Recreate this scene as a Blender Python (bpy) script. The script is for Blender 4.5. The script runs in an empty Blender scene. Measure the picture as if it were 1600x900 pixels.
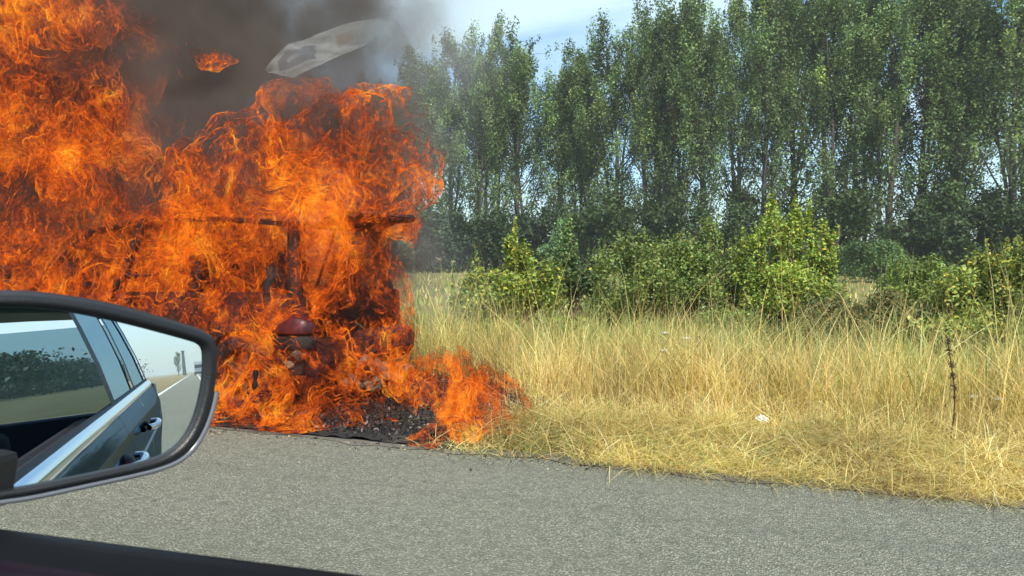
import bpy, bmesh, math, random, time
import numpy as np
from mathutils import Vector, Matrix
T0 = time.time()
R = math.radians
rng = np.random.default_rng(7)
random.seed(7)
scene = bpy.context.scene
COL = scene.collection

# ------------------------------------------------------------------ camera
EYE = np.array([0.0, 0.0, 1.30]); FPX = 1200.0
az = R(20.0)                                   # view axis swings 20 deg forward of straight out of the window
fwd_h = np.array([-math.sin(az), math.cos(az), 0.0])
pitch = math.atan(55 / FPX)
FW = fwd_h * math.cos(pitch) + np.array([0, 0, -math.sin(pitch)])
RT = np.array([math.cos(az), math.sin(az), 0.0])
UP = np.cross(RT, FW)
cam_d = bpy.data.cameras.new('camera'); cam = bpy.data.objects.new('camera', cam_d); COL.objects.link(cam)
cam.location = EYE
cam.rotation_euler = Vector(FW).to_track_quat('-Z', 'Y').to_euler()
cam_d.sensor_width = 36; cam_d.lens = 36 * FPX / 1600
cam_d.clip_start = 0.02; cam_d.clip_end = 5000
cam_d.dof.use_dof = True; cam_d.dof.focus_distance = 8.0; cam_d.dof.aperture_fstop = 11
scene.camera = cam

def ray(px, py):
    d = FW + RT * ((px - 800) / FPX) + UP * ((450 - py) / FPX)
    return d
def on_Y(px, py, Y):                            # where the sight line meets the plane at distance Y from the road axis
    d = ray(px, py); return EYE + d * (Y / d[1])
def on_ground(px, py, z=0.0):
    d = ray(px, py); return EYE + d * ((z - EYE[2]) / d[2])
def at_dist(px, py, t):
    return EYE + ray(px, py) * t

# ------------------------------------------------------------------ sky, sun, exposure
SUN_AZ = math.atan2(0.50, -0.86); SUN_EL = R(48)
W = bpy.data.worlds.new('World'); scene.world = W; W.use_nodes = True
nt = W.node_tree; nt.nodes.clear()
def N(nt, t, **kw):
    n = nt.nodes.new(t)
    for k, v in kw.items():
        if k in n.inputs.keys() if hasattr(n.inputs, 'keys') else False: n.inputs[k].default_value = v
        else: setattr(n, k, v)
    return n
out = nt.nodes.new('ShaderNodeOutputWorld'); bg = nt.nodes.new('ShaderNodeBackground'); bg.inputs[1].default_value = 0.11
sky = nt.nodes.new('ShaderNodeTexSky'); sky.sky_type = 'NISHITA'; sky.sun_disc = False
sky.sun_elevation = SUN_EL; sky.sun_rotation = SUN_AZ; sky.air_density = 1.0; sky.dust_density = 0.6; sky.ozone_density = 2.0
tc = nt.nodes.new('ShaderNodeTexCoord'); mp = nt.nodes.new('ShaderNodeMapping'); mp.inputs['Scale'].default_value = (1.0, 1.0, 2.6); mp.inputs['Location'].default_value = (0.3, 0.15, 0.0)
nz = nt.nodes.new('ShaderNodeTexNoise'); nz.inputs['Scale'].default_value = 2.2; nz.inputs['Detail'].default_value = 9; nz.inputs['Roughness'].default_value = 0.58
nz.inputs['Distortion'].default_value = 0.5
rp = nt.nodes.new('ShaderNodeValToRGB'); rp.color_ramp.elements[0].position = 0.42; rp.color_ramp.elements[1].position = 0.62
mx = nt.nodes.new('ShaderNodeMixRGB'); mx.inputs[2].default_value = (5.3, 6.9, 7.5, 1)
ml = nt.nodes.new('ShaderNodeMath'); ml.operation = 'MULTIPLY'; ml.inputs[1].default_value = 0.85
nt.links.new(tc.outputs['Generated'], mp.inputs[0]); nt.links.new(mp.outputs[0], nz.inputs['Vector']); nt.links.new(nz.outputs[0], rp.inputs[0])
nt.links.new(rp.outputs[0], ml.inputs[0]); nt.links.new(ml.outputs[0], mx.inputs[0]); tint = nt.nodes.new('ShaderNodeMixRGB'); tint.blend_type = 'MULTIPLY'; tint.inputs[0].default_value = 1; tint.inputs[2].default_value = (0.80, 1.0, 1.12, 1)
nt.links.new(sky.outputs[0], tint.inputs[1]); nt.links.new(tint.outputs[0], mx.inputs[1])
nt.links.new(mx.outputs[0], bg.inputs[0]); nt.links.new(bg.outputs[0], out.inputs[0])
sd = bpy.data.lights.new('sun', 'SUN'); sd.energy = 4.2; sd.angle = R(0.53); sd.color = (1, 0.93, 0.82)
so = bpy.data.objects.new('sun', sd); COL.objects.link(so)
sdir = Vector((math.sin(SUN_AZ) * math.cos(SUN_EL), math.cos(SUN_AZ) * math.cos(SUN_EL), math.sin(SUN_EL)))
so.rotation_euler = sdir.to_track_quat('Z', 'Y').to_euler()
scene.view_settings.view_transform = 'Standard'; scene.view_settings.look = 'None'
scene.view_settings.exposure = 0.62; scene.view_settings.gamma = 1
scene.cycles.transparent_max_bounces = 40
scene.cycles.max_bounces = 8; scene.cycles.volume_bounces = 1
scene.cycles.volume_max_steps = 128
scene.cycles.use_denoising = True

# ------------------------------------------------------------------ helpers
class MatB:
    """small builder for node materials"""
    def __init__(s, name):
        s.m = bpy.data.materials.new(name); s.m.use_nodes = True; s.t = s.m.node_tree; s.t.nodes.clear()
        s.out = s.t.nodes.new('ShaderNodeOutputMaterial')
    def n(s, typ, ins=None, **kw):
        nd = s.t.nodes.new(typ)
        for k, v in kw.items(): setattr(nd, k, v)
        for k, v in (ins or {}).items(): s.set(nd.inputs[k], v)
        return nd
    def set(s, inp, v):
        if isinstance(v, bpy.types.NodeSocket): s.t.links.new(v, inp)
        elif isinstance(v, bpy.types.Node): s.t.links.new(v.outputs[0], inp)
        else: inp.default_value = v
    def math(s, op, a, b=None, c=None, clamp=False):
        nd = s.t.nodes.new('ShaderNodeMath'); nd.operation = op; nd.use_clamp = clamp
        s.set(nd.inputs[0], a)
        if b is not None: s.set(nd.inputs[1], b)
        if c is not None: s.set(nd.inputs[2], c)
        return nd.outputs[0]
    def noise(s, vec, scale, detail=4, rough=0.55, dist=0.0, typ='FBM'):
        nd = s.n('ShaderNodeTexNoise', {'Scale': scale, 'Detail': detail, 'Roughness': rough, 'Distortion': dist})
        nd.noise_type = typ
        if typ != 'FBM': nd.normalize = False if hasattr(nd, 'normalize') else False
        if vec is not None: s.set(nd.inputs['Vector'], vec)
        return nd
    def ramp(s, fac, stops, interp='LINEAR'):
        nd = s.t.nodes.new('ShaderNodeValToRGB'); cr = nd.color_ramp; cr.interpolation = interp
        while len(cr.elements) < len(stops): cr.elements.new(0.5)
        for e, (p, c) in zip(cr.elements, stops):
            e.position = p; e.color = (*c, 1) if len(c) == 3 else c
        s.set(nd.inputs[0], fac); return nd.outputs[0]
    def mix(s, f, a, b, blend='MIX'):
        nd = s.t.nodes.new('ShaderNodeMixRGB'); nd.blend_type = blend
        s.set(nd.inputs[0], f)
        for i, v in ((1, a), (2, b)):
            if isinstance(v, tuple) and len(v) == 3: v = (*v, 1)
            s.set(nd.inputs[i], v)
        return nd.outputs[0]
    def rng(s, v, a, b, c=0.0, d=1.0):
        return s.n('ShaderNodeMapRange', {'Value': v, 'From Min': a, 'From Max': b, 'To Min': c, 'To Max': d}).outputs[0]
    def surf(s, v): s.set(s.out.inputs['Surface'], v); return s.m
def col4(c): return (*c, 1) if len(c) == 3 else c
def principled(name, color, rough=0.5, metal=0.0, spec=0.5, var=0.0, vscale=6.0, coat=0.0, bump=0.0, bscale=60.0):
    b = MatB(name)
    tc = b.n('ShaderNodeTexCoord')
    c = col4(color)
    if var > 0:
        nz = b.noise(tc.outputs['Object'], vscale, 6)
        dark = tuple(x * (1 - var) for x in color[:3]); lite = tuple(min(1, x * (1 + var)) for x in color[:3])
        c = b.ramp(nz.outputs[0], [(0.3, dark), (0.7, lite)])
    p = b.n('ShaderNodeBsdfPrincipled', {'Base Color': c, 'Roughness': rough, 'Metallic': metal})
    p.inputs['Specular IOR Level'].default_value = spec; p.inputs['Coat Weight'].default_value = coat
    if bump > 0:
        nb = b.noise(tc.outputs['Object'], bscale, 4)
        bp = b.n('ShaderNodeBump', {'Strength': bump, 'Height': nb.outputs[0], 'Distance': 0.01})
        b.set(p.inputs['Normal'], bp.outputs[0])
    return b.surf(p.outputs[0])

def tag(o, label=None, cat=None, group=None, kind=None):
    if label: o['label'] = label
    if cat: o['category'] = cat
    if group: o['group'] = group
    if kind: o['kind'] = kind
    return o
def empty(name, loc=(0, 0, 0), rz=0.0, parent=None):
    o = bpy.data.objects.new(name, None); COL.objects.link(o); o.location = loc; o.rotation_euler = (0, 0, rz)
    o.empty_display_size = 0.2
    if parent: o.parent = parent
    return o
def link_mesh(name, me, mat=None, parent=None, smooth=False):
    if mat is not None:
        me.materials.clear(); me.materials.append(mat)
    if smooth: me.polygons.foreach_set('use_smooth', [True] * len(me.polygons))
    o = bpy.data.objects.new(name, me); COL.objects.link(o)
    if parent: o.parent = parent
    return o
def mesh_np(name, V, F, cols=None, cname='col'):
    """fast mesh from numpy verts and (n,k) face index arrays (or a list of them)"""
    me = bpy.data.meshes.new(name)
    Fs = F if isinstance(F, list) else [F]
    V = np.asarray(V, dtype=np.float32)
    me.vertices.add(len(V)); me.vertices.foreach_set('co', V.ravel())
    loops = np.concatenate([f.ravel() for f in Fs]).astype(np.int32)
    tot = np.concatenate([np.full(len(f), f.shape[1], dtype=np.int32) for f in Fs])
    start = np.concatenate([[0], np.cumsum(tot)[:-1]]).astype(np.int32)
    me.loops.add(len(loops)); me.loops.foreach_set('vertex_index', loops)
    me.polygons.add(len(tot)); me.polygons.foreach_set('loop_start', start)
    me.update(calc_edges=True)
    if cols is not None:
        if cols.ndim == 1:
            a = me.attributes.new(cname, 'FLOAT', 'POINT'); a.data.foreach_set('value', cols.astype(np.float32))
        else:
            c = np.ones((len(V), 4), dtype=np.float32); c[:, :3] = cols
            a = me.color_attributes.new(cname, 'FLOAT_COLOR', 'POINT'); a.data.foreach_set('color', c.ravel())
    return me
def bm_mesh(name, bm):
    me = bpy.data.meshes.new(name); bm.normal_update(); bm.to_mesh(me); bm.free(); return me
def tube_np(paths, radii, sides=6):
    """paths: list of (n,3) arrays, radii: list of (n,) arrays -> V, F"""
    Vs, Fs, off = [], [], 0
    ang = np.arange(sides) * 2 * math.pi / sides
    for P, r in zip(paths, radii):
        P = np.asarray(P, float); n = len(P)
        T = np.gradient(P, axis=0); T /= np.linalg.norm(T, axis=1, keepdims=True) + 1e-9
        ref = np.array([0, 0, 1.0]) if abs(T[0][2]) < 0.8 else np.array([1.0, 0, 0])
        A = np.cross(T, ref); A /= np.linalg.norm(A, axis=1, keepdims=True) + 1e-9
        B = np.cross(T, A)
        ring = P[:, None, :] + (A[:, None, :] * np.cos(ang)[None, :, None] + B[:, None, :] * np.sin(ang)[None, :, None]) * np.asarray(r)[:, None, None]
        Vs.append(ring.reshape(-1, 3))
        i = np.arange(n - 1)[:, None] * sides; j = np.arange(sides)[None, :]; k = (j + 1) % sides
        Fs.append((np.stack([i + j, i + k, i + sides + k, i + sides + j], -1).reshape(-1, 4)) + off)
        off += n * sides
    return np.concatenate(Vs), np.concatenate(Fs)
def box_bm(bm, cx, cy, cz, sx, sy, sz, bevel=0.0):
    r = bmesh.ops.create_cube(bm, size=1.0, matrix=Matrix.Translation((cx, cy, cz)) @ Matrix.Diagonal((sx, sy, sz, 1)))
    if bevel:
        es = list({e for v in r['verts'] for e in v.link_edges})
        bmesh.ops.bevel(bm, geom=es, offset=bevel, segments=3, affect='EDGES', profile=0.6)
    return r['verts']

# ------------------------------------------------------------------ road, verge, fields
def curve_off(x):                               # the carriageway behind bends gently away
    return 0.0 * np.asarray(x, float)
xs = np.concatenate([np.linspace(-400, -12, 40), np.linspace(-11.5, 6, 160), np.linspace(6.5, 420, 120)])
def edge_wob(x):
    return 0.018 * np.sin(x * 3.1) + 0.014 * np.sin(x * 7.7 + 1) + 0.01 * np.sin(x * 17.3 + 2) + 0.008 * np.sin(x * 41)
EDGE_Y = 4.56
def strip(name, y0, y1, z, mat, wob0=0, wob1=0, ny=2):
    ys0 = y0 + curve_off(xs) + wob0 * edge_wob(xs); ys1 = y1 + curve_off(xs) + wob1 * edge_wob(xs)
    V = np.stack([np.stack([xs, ys0 + (ys1 - ys0) * t, np.full_like(xs, z)], -1) for t in np.linspace(0, 1, ny)], 0)
    n = len(xs); V = V.reshape(-1, 3); F = []
    for a in range(ny - 1):
        i = np.arange(n - 1) + a * n; F.append(np.stack([i, i + 1, i + 1 + n, i + n], -1))
    me = mesh_np(name, V, np.concatenate(F)); return tag(link_mesh(name, me, mat), kind='structure')

b = MatB('asphalt'); tc = b.n('ShaderNodeTexCoord'); P = tc.outputs['Object']
v1 = b.n('ShaderNodeTexVoronoi', {'Vector': P, 'Scale': 100.0}); v2 = b.n('ShaderNodeTexVoronoi', {'Vector': P, 'Scale': 210.0})
big = b.noise(P, 0.9, 5, 0.6); mid = b.noise(P, 14, 6, 0.7); strk = b.noise(b.n('ShaderNodeMapping', {'Vector': P, 'Scale': (0.15, 2.5, 1)}).outputs[0], 1.0, 4)
stone = b.n('ShaderNodeSeparateColor', {'Color': v1.outputs['Color']}).outputs[0]
c1 = b.ramp(stone, [(0.0, (0.075, 0.08, 0.07)), (0.5, (0.235, 0.25, 0.218)), (0.85, (0.46, 0.475, 0.41)), (1.0, (0.55, 0.56, 0.48))])
c2 = b.mix(b.rng(v1.outputs['Distance'], 0.25, 0.65), c1, (0.09, 0.097, 0.085))
c3 = b.mix(0.35, c2, b.ramp(b.n('ShaderNodeSeparateColor', {'Color': v2.outputs['Color']}).outputs[1], [(0, (0.06, 0.065, 0.06)), (1, (0.27, 0.28, 0.25))]))
c4 = b.mix(b.rng(big.outputs[0], 0.35, 0.7, 0.0, 0.35), c3, (0.20, 0.205, 0.18))
c5 = b.mix(b.rng(mid.outputs[0], 0.48, 0.70, 0.0, 0.55), c4, (0.07, 0.075, 0.068))
c6 = b.mix(b.rng(strk.outputs[0], 0.5, 0.7, 0.0, 0.25), c5, (0.09, 0.095, 0.085))
bp = b.n('ShaderNodeBump', {'Strength': 1.0, 'Distance': 0.009, 'Height': b.math('ADD', v1.outputs['Distance'], b.math('MULTIPLY', mid.outputs[0], 1.2))})
bp.invert = True
c6 = b.mix(1.0, c6, (1.14, 1.12, 0.98), 'MULTIPLY')
pr = b.n('ShaderNodeBsdfPrincipled', {'Base Color': c6, 'Roughness': 0.85, 'Normal': bp.outputs[0]}); pr.inputs['Specular IOR Level'].default_value = 0.3
M_ASPH = b.surf(pr.outputs[0])
b = MatB('asphalt_edge'); tc = b.n('ShaderNodeTexCoord'); P = tc.outputs['Object']
nz = b.noise(P, 60, 5, 0.7); v = b.n('ShaderNodeTexVoronoi', {'Vector': P, 'Scale': 120.0})
c = b.mix(nz.outputs[0], (0.10, 0.095, 0.08), b.ramp(v.outputs['Color'], [(0, (0.05, 0.05, 0.045)), (1, (0.24, 0.22, 0.17))]))
M_EDGE = b.surf(b.n('ShaderNodeBsdfPrincipled', {'Base Color': c, 'Roughness': 0.95}).outputs[0])
M_LINE = principled('road_paint', (0.72, 0.72, 0.68), 0.7, var=0.15, vscale=20)
b = MatB('dry_earth'); tc = b.n('ShaderNodeTexCoord'); P = tc.outputs['Object']
n1 = b.noise(P, 0.35, 6, 0.6); n2 = b.noise(P, 9, 6, 0.7); n3 = b.noise(P, 70, 4, 0.7)
c = b.ramp(n1.outputs[0], [(0.3, (0.20, 0.145, 0.06)), (0.5, (0.30, 0.225, 0.095)), (0.62, (0.16, 0.17, 0.05)), (0.75, (0.30, 0.23, 0.10))])
c = b.mix(b.rng(n2.outputs[0], 0.4, 0.7, 0, 0.6), c, (0.12, 0.09, 0.04))
bp = b.n('ShaderNodeBump', {'Strength': 0.8, 'Distance': 0.05, 'Height': b.math('ADD', n2.outputs[0], n3.outputs[0])})
M_EARTH = b.surf(b.n('ShaderNodeBsdfPrincipled', {'Base Color': c, 'Roughness': 1.0, 'Normal': bp.outputs[0]}).outputs[0])
g = 2600.0
me = mesh_np('ground', np.array([[-g, -g, -0.03], [g, -g, -0.03], [g, g, -0.03], [-g, g, -0.03]]), np.array([[0, 1, 2, 3]]))
tag(link_mesh('ground', me, M_EARTH), kind='structure')
strip('road', -1.45, EDGE_Y, 0.0, M_ASPH, 0, 1.0, 3)
strip('road_edge_strip', EDGE_Y - 0.05, EDGE_Y + 0.10, 0.004, M_EDGE, 1.6, 1.6)
strip('lane_line', 1.35, 1.55, 0.004, M_LINE)
strip('median_line', -1.30, -1.10, 0.004, M_LINE)

# ------------------------------------------------------------------ vegetation materials
def leaf_mat(name, rough=0.5, transl=0.35, spec=0.4):
    b = MatB(name)
    a = b.n('ShaderNodeVertexColor'); a.layer_name = 'col'
    p = b.n('ShaderNodeBsdfPrincipled', {'Base Color': a.outputs[0], 'Roughness': rough}); p.inputs['Specular IOR Level'].default_value = spec
    t = b.n('ShaderNodeBsdfTranslucent', {'Color': b.mix(1.0, a.outputs[0], (1.25, 1.2, 0.7), 'MULTIPLY')})
    mx = b.n('ShaderNodeMixShader', {0: transl, 1: p.outputs[0], 2: t.outputs[0]})
    return b.surf(mx.outputs[0])
M_LEAF = leaf_mat('leaves', 0.5, 0.25, 0.22)
M_GRASS = leaf_mat('grass_blades', 0.55, 0.3, 0.35)
M_BARK = principled('bark', (0.055, 0.048, 0.038), 0.9, var=0.5, vscale=8, bump=0.6, bscale=25)
M_TWIG = principled('twig_bark', (0.14, 0.10, 0.06), 0.85, var=0.3)

def leaves_np(cent, size, col, upbias=0.3, aspect=1.5, r=None):
    """rhombic leaf quads at centres cent (n,3); size (n,), col (n,3)"""
    r = r or rng; n = len(cent)
    nrm = r.normal(size=(n, 3)); nrm[:, 2] = np.abs(nrm[:, 2]) + upbias; nrm /= np.linalg.norm(nrm, axis=1, keepdims=True)
    a = r.normal(size=(n, 3)); a -= nrm * (a * nrm).sum(1, keepdims=True); a /= np.linalg.norm(a, axis=1, keepdims=True)
    c = np.cross(nrm, a); s = size[:, None]
    fold = nrm * s * 0.18
    V = np.stack([cent - a * s * aspect * .5, cent + c * s * .42 + fold, cent + a * s * aspect * .5, cent - c * s * .42 + fold], 1).reshape(-1, 3)
    F = np.arange(4 * n).reshape(-1, 4)
    return V, F, np.repeat(col, 4, axis=0)
def jitter_col(base, n, r, v=0.25, hue=0.12):
    base = np.asarray(base, float)
    k = np.exp(r.normal(0, v, size=(n, 1))); h = r.normal(0, hue, size=(n, 1))
    c = base[None, :] * k; c[:, 0:1] *= (1 + h); c[:, 2:3] *= (1 - 0.5 * h)
    return np.clip(c, 0.004, 0.9)

# ------------------------------------------------------------------ poplars
def poplar_meshes(seed, H=18.0, crown_base=4.0, n_leaf=24000, width=3.4, brown=False, trunk_forks=2):
    r = np.random.default_rng(seed)
    paths, radii = [], []
    nseg = 14
    stems = []
    for s in range(trunk_forks):
        t = np.linspace(0, 1, nseg)
        lean = r.normal(0, 0.5, 2) * (1 if s else 0.4); off = r.normal(0, 0.25, 2) * (0 if s == 0 else 1)
        top = H * (0.95 if s == 0 else r.uniform(0.75, 0.92))
        x = off[0] * np.minimum(t * 6, 1) + lean[0] * t * 2 + 0.18 * np.sin(t * 7 + r.uniform(0, 6)) * t * 2
        y = off[1] * np.minimum(t * 6, 1) + lean[1] * t * 2 + 0.18 * np.sin(t * 6 + r.uniform(0, 6)) * t * 2
        P = np.stack([x, y, t * top], -1); stems.append(P)
        paths.append(P); radii.append((0.24 if s == 0 else 0.16) * (1 - t * 0.93) + 0.01)
    clumps = []   # centre, radius, weight
    nb = 58
    for k in range(nb):
        P = stems[k % len(stems)]
        f = (k + r.uniform(0, 1)) / nb; f = f ** 0.9
        hz = crown_base * 0.55 + f * (P[-1][2] - crown_base * 0.55)
        base = np.array([np.interp(hz, P[:, 2], P[:, 0]), np.interp(hz, P[:, 2], P[:, 1]), hz])
        ang = k * 2.399 + r.uniform(-.5, .5); prof = math.sin(min(1, (1 - f) * 1.25 + 0.12) * math.pi * 0.5)
        L = 1.12 * width * (0.45 + 0.75 * prof) * r.uniform(0.6, 1.15)
        if f < 0.12: L *= 0.6
        tt = np.linspace(0, 1, 7); rise = r.uniform(0.8, 1.5)
        out = L * 0.62 * tt ** 0.85; up = L * rise * 0.8 * tt ** 1.25
        B = base + np.stack([np.cos(ang) * out, np.sin(ang) * out, up], -1) + np.cumsum(r.normal(0, 0.05, (7, 3)), 0)
        B[:, 2] = np.minimum(B[:, 2], H * 1.04)
        paths.append(B); radii.append((0.065 * (1 - f * .6)) * (1 - tt * 0.85) + 0.006)
        for q in (0.45, 0.72, 0.97):
            if r.random() < 0.13: continue
            c = base + (B[-1] - base) * q + r.normal(0, 0.16, 3)
            if q <= 1: c = np.array([np.interp(q, tt, B[:, i]) for i in range(3)]) + r.normal(0, 0.15, 3)
            clumps.append((c, r.uniform(0.45, 0.92), 0.5 if 3.0 < c[2] < H * .5 else 1.0))
            # small side sprays
            if r.random() < 0.8:
                d = r.normal(0, 0.55, 3); d[2] = abs(d[2]) * 0.9
                clumps.append((c + d, r.uniform(0.2, 0.42), 0.5))
                paths.append(np.stack([c, c + d * 0.5 + (0, 0, .03), c + d])); radii.append(np.array([0.02, 0.014, 0.006]))
    for P in stems:                             # pointed leading shoots
        for k in range(9):
            c = P[-1] + np.array([r.normal(0, 0.75), r.normal(0, 0.75), r.uniform(-1.2, 0.9)])
            clumps.append((c, 0.22, 0.45)); clumps.append((c + (0, 0, -0.4), 0.32, 0.6))
            paths.append(np.stack([P[-2], (P[-2] + c) / 2, c])); radii.append(np.array([0.03, 0.02, 0.006]))
    w = np.array([c[1] ** 1.7 * c[2] for c in clumps]); w /= w.sum()
    idx = r.choice(len(clumps), n_leaf, p=w)
    C = np.array([c[0] for c in clumps])[idx]; Rr = np.array([c[1] for c in clumps])[idx]
    g = r.normal(size=(n_leaf, 3)); g *= (np.minimum(np.abs(r.normal(0.62, 0.22, n_leaf)), 1.3) / np.linalg.norm(g, axis=1))[:, None]
    g[:, 2] *= 1.7; g[:, :2] *= 0.85
    cent = C + g * Rr[:, None]
    size = r.uniform(0.10, 0.185, n_leaf)
    base = np.array([0.120, 0.185, 0.068])
    col = jitter_col(base, n_leaf, r, 0.16, 0.08)
    ct = np.exp(r.normal(0, 0.36, len(clumps)))[idx]; col *= ct[:, None]
    yel = (r.random(len(clumps)) < 0.12)[idx]; col[yel] *= np.array([1.35, 1.2, 0.9])
    if brown:
        m = np.linalg.norm(cent - np.array([1.2, -1.0, H * 0.58]), axis=1) < 1.5
        col[m] = jitter_col((0.20, 0.115, 0.05), m.sum(), r, 0.2)
    V, F, cc = leaves_np(cent, size, col, 0.35, 1.25, r)
    crown = mesh_np('poplar_crown', V, F, cc)
    TV, TF = tube_np(paths, radii, 5)
    trunk = mesh_np('poplar_trunk', TV, TF); trunk.polygons.foreach_set('use_smooth', [True] * len(trunk.polygons))
    return trunk, crown
protos = [poplar_meshes(11, width=3.0), poplar_meshes(12, width=3.5, trunk_forks=3), poplar_meshes(13, width=2.7, crown_base=5),
          poplar_meshes(14, width=3.3, brown=True), poplar_meshes(15, width=3.0, crown_base=3, trunk_forks=3)]
print('poplars', round(time.time() - T0, 1))
# (picture column of the trunk, picture height of the top, distance along the view, prototype, label)
trees = [
 (585, 128, 62, 0, 'hazy poplar right beside the smoke, leftmost of the tall tree row'),
 (645, 92, 61, 1, 'grey-green poplar just right of the flames, its top veiled by thin smoke'),
 (700, 70, 60, 2, 'slim poplar with a double trunk above the yellow field gap'),
 (755, 52, 58, 4, 'broad poplar whose dense top stands left of the low saddle in the treeline'),
 (812, 58, 58, 0, 'poplar with a bare dark lower trunk rising behind the yellow-leaved shrub'),
 (868, 84, 57, 2, 'lower poplar at the dip of the treeline with open sky between its limbs'),
 (905, 104, 56, 1, 'shortest poplar in the dip of the skyline, left of the tallest tops'),
 (965, 55, 53, 4, 'poplar stepping up from the skyline dip towards the tall group'),
 (1010, 10, 52, 0, 'poplar with a sharp pointed top standing alone against the pale sky'),
 (1062, 18, 51, 3, 'poplar with a patch of browning leaves halfway up its crown'),
 (1105, -12, 49, 2, 'poplar whose forked pale trunk shows through open foliage left of the centre shrub'),
 (1195, -32, 48, 1, 'thick-trunked poplar directly behind the tall upright yellow-green shrub'),
 (1290, -45, 47, 4, 'poplar with light green lower crown right of the upright shrub'),
 (1385, -50, 46, 0, 'poplar with a visible straight trunk down to the dark hedge'),
 (1440, -40, 47, 3, 'slender poplar between two thick trunks at the right of the row'),
 (1505, -60, 45, 2, 'leaning thick-trunked poplar with bright sky gaps on both sides'),
 (1575, -70, 44, 1, 'poplar at the right edge of the picture, densest foliage'),
 (1660, -60, 44, 4, 'poplar beyond the right edge whose limbs reach into the picture'),
]
def add_tree(px, top, d, k, label, group, hz=18.6):
    g = at_dist(px, 450, d); h = 1.3 + (395 - top) / FPX * d
    t = empty('poplar_tree', (g[0], g[1], 0), random.uniform(0, 6.28)); tag(t, label, 'tree', group)
    s = h / hz; w_ = random.uniform(0.80, 1.12); t.scale = (s * w_, s * w_ * random.uniform(.9, 1.1), s)
    link_mesh('trunk', protos[k][0], parent=t); link_mesh('crown', protos[k][1], parent=t)
    return t
for a, c in protos: a.materials.append(M_BARK); c.materials.append(M_LEAF)
for px, top, d, k, lab in trees: add_tree(px, top, d, k, lab, 'poplars in the front row across the field')
back = [(620, 150, 72), (675, 110, 71), (775, 96, 70), (925, 118, 66), (1035, 55, 62), (1150, 5, 58), (1245, -15, 57), (1340, -22, 56), (1475, -25, 54), (1620, -30, 53)]
back_lab = ['second-row poplar filling the gap behind the hazy leftmost poplar', 'second-row poplar behind the slim double-trunked poplar', 'second-row poplar left of the bare dark trunk behind the yellow-tipped shrub',
 'second-row poplar showing low in the dip of the skyline', 'second-row poplar behind the sharp pointed top', 'second-row poplar between the forked pale trunk and the thick trunk', 'second-row poplar just right of the upright shrub and behind it',
 'second-row poplar left of the straight visible trunk', 'second-row poplar behind the leaning thick-trunked poplar', 'second-row poplar at the right edge of the picture']
for i, (px, top, d) in enumerate(back):
    add_tree(px, top, d, (i * 2 + 1) % 5, back_lab[i], 'poplars of the second row')

# hedge under the poplars: one dark overgrown hedge plus separate pale willow
def bush_np(seed, blobs, n, size, base, v=0.25, hue=0.12, upbias=0.3, aspect=1.5, yellow=0.0, shell=0.55, jit=0.1):
    r = np.random.default_rng(seed)
    w = np.array([bb[3] * bb[4] * bb[5] for bb in blobs]) ** 0.7; w *= np.exp(r.normal(0, jit * 2.2, len(w))); w /= w.sum()
    idx = r.choice(len(blobs), n, p=w); B = np.array(blobs)[idx]
    g = r.normal(size=(n, 3)); g /= np.linalg.norm(g, axis=1, keepdims=True)
    g *= (r.random(n) ** shell)[:, None] * (1 + r.normal(0, jit, n))[:, None]
    cent = B[:, :3] + g * B[:, 3:6]; cent[:, 2] = np.maximum(cent[:, 2], 0.02)
    col = jitter_col(base, n, r, v, hue); ct = np.exp(r.normal(0, 0.2, len(blobs)))[idx]; col *= ct[:, None]
    if yellow:
        m = r.random(n) < yellow; col[m] = jitter_col((0.42, 0.38, 0.05), m.sum(), r, 0.2)
    sz = r.uniform(size * 0.65, size * 1.35, n)
    return leaves_np(cent, sz, col, upbias, aspect, r)
def rand_blobs(r, n, cx, cy, zr, rx, ry, rr):
    return [(cx + r.uniform(-rx, rx), cy + r.uniform(-ry, ry), r.uniform(*zr), r.uniform(*rr), r.uniform(*rr), r.uniform(*rr)) for _ in range(n)]
def hedge(px0, px1, d, ytop, label, seed, n, base, sz=0.165):
    r = np.random.default_rng(seed)
    c0 = at_dist(px0, 450, d); c1 = at_dist(px1, 450, d); c0[2] = c1[2] = 0
    H = 1.3 + (395 - ytop) / FPX * d; L = np.linalg.norm(c1 - c0)
    blobs = []; m = int(L / 0.5)
    for i in range(m * 4):
        t = r.random(); z = r.uniform(0.05, 1) * H
        bb = c0 + (c1 - c0) * t - c0
        blobs.append((bb[0] + r.normal(0, 0.5), bb[1] + r.normal(0, 0.9), z * (0.9 + 0.12 * math.sin(t * 23 + seed)), r.uniform(.5, .9), r.uniform(.5, .9), r.uniform(.4, .9)))
    V, F, cc = bush_np(seed + 1, blobs, n, sz, base, jit=0.3)
    e = empty('hedge', c0); tag(e, label, 'hedge')
    link_mesh('foliage', mesh_np('hedge_foliage', V, F, cc), M_LEAF, e)
    paths, radii = [], []
    for i in range(int(L / 1.2)):
        p = (c1 - c0) * r.random(); q = p + r.normal(0, 0.7, 3) * (1, 1, 0) + (0, 0, H * 0.8)
        paths.append(np.stack([p, (p + q) / 2 + r.normal(0, .1, 3), q])); radii.append(np.array([0.05, 0.03, 0.01]))
    TV, TF = tube_np(paths, radii, 4); tag(link_mesh('stem', mesh_np('hedge_stems', TV, TF), M_BARK, e), kind='stuff')
hedge(905, 1330, 48, 312, 'dark green hedge below the poplars behind the centre shrubs', 31, 70000, (0.055, 0.09, 0.032))
hedge(1330, 1760, 43, 310, 'dark straight-topped hedge below the poplars at the right', 32, 70000, (0.048, 0.08, 0.028))
hedge(630, 910, 52, 330, 'shadowy hedge below the left poplars behind the yellow-leaved shrub', 33, 52000, (0.045, 0.075, 0.035))

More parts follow.
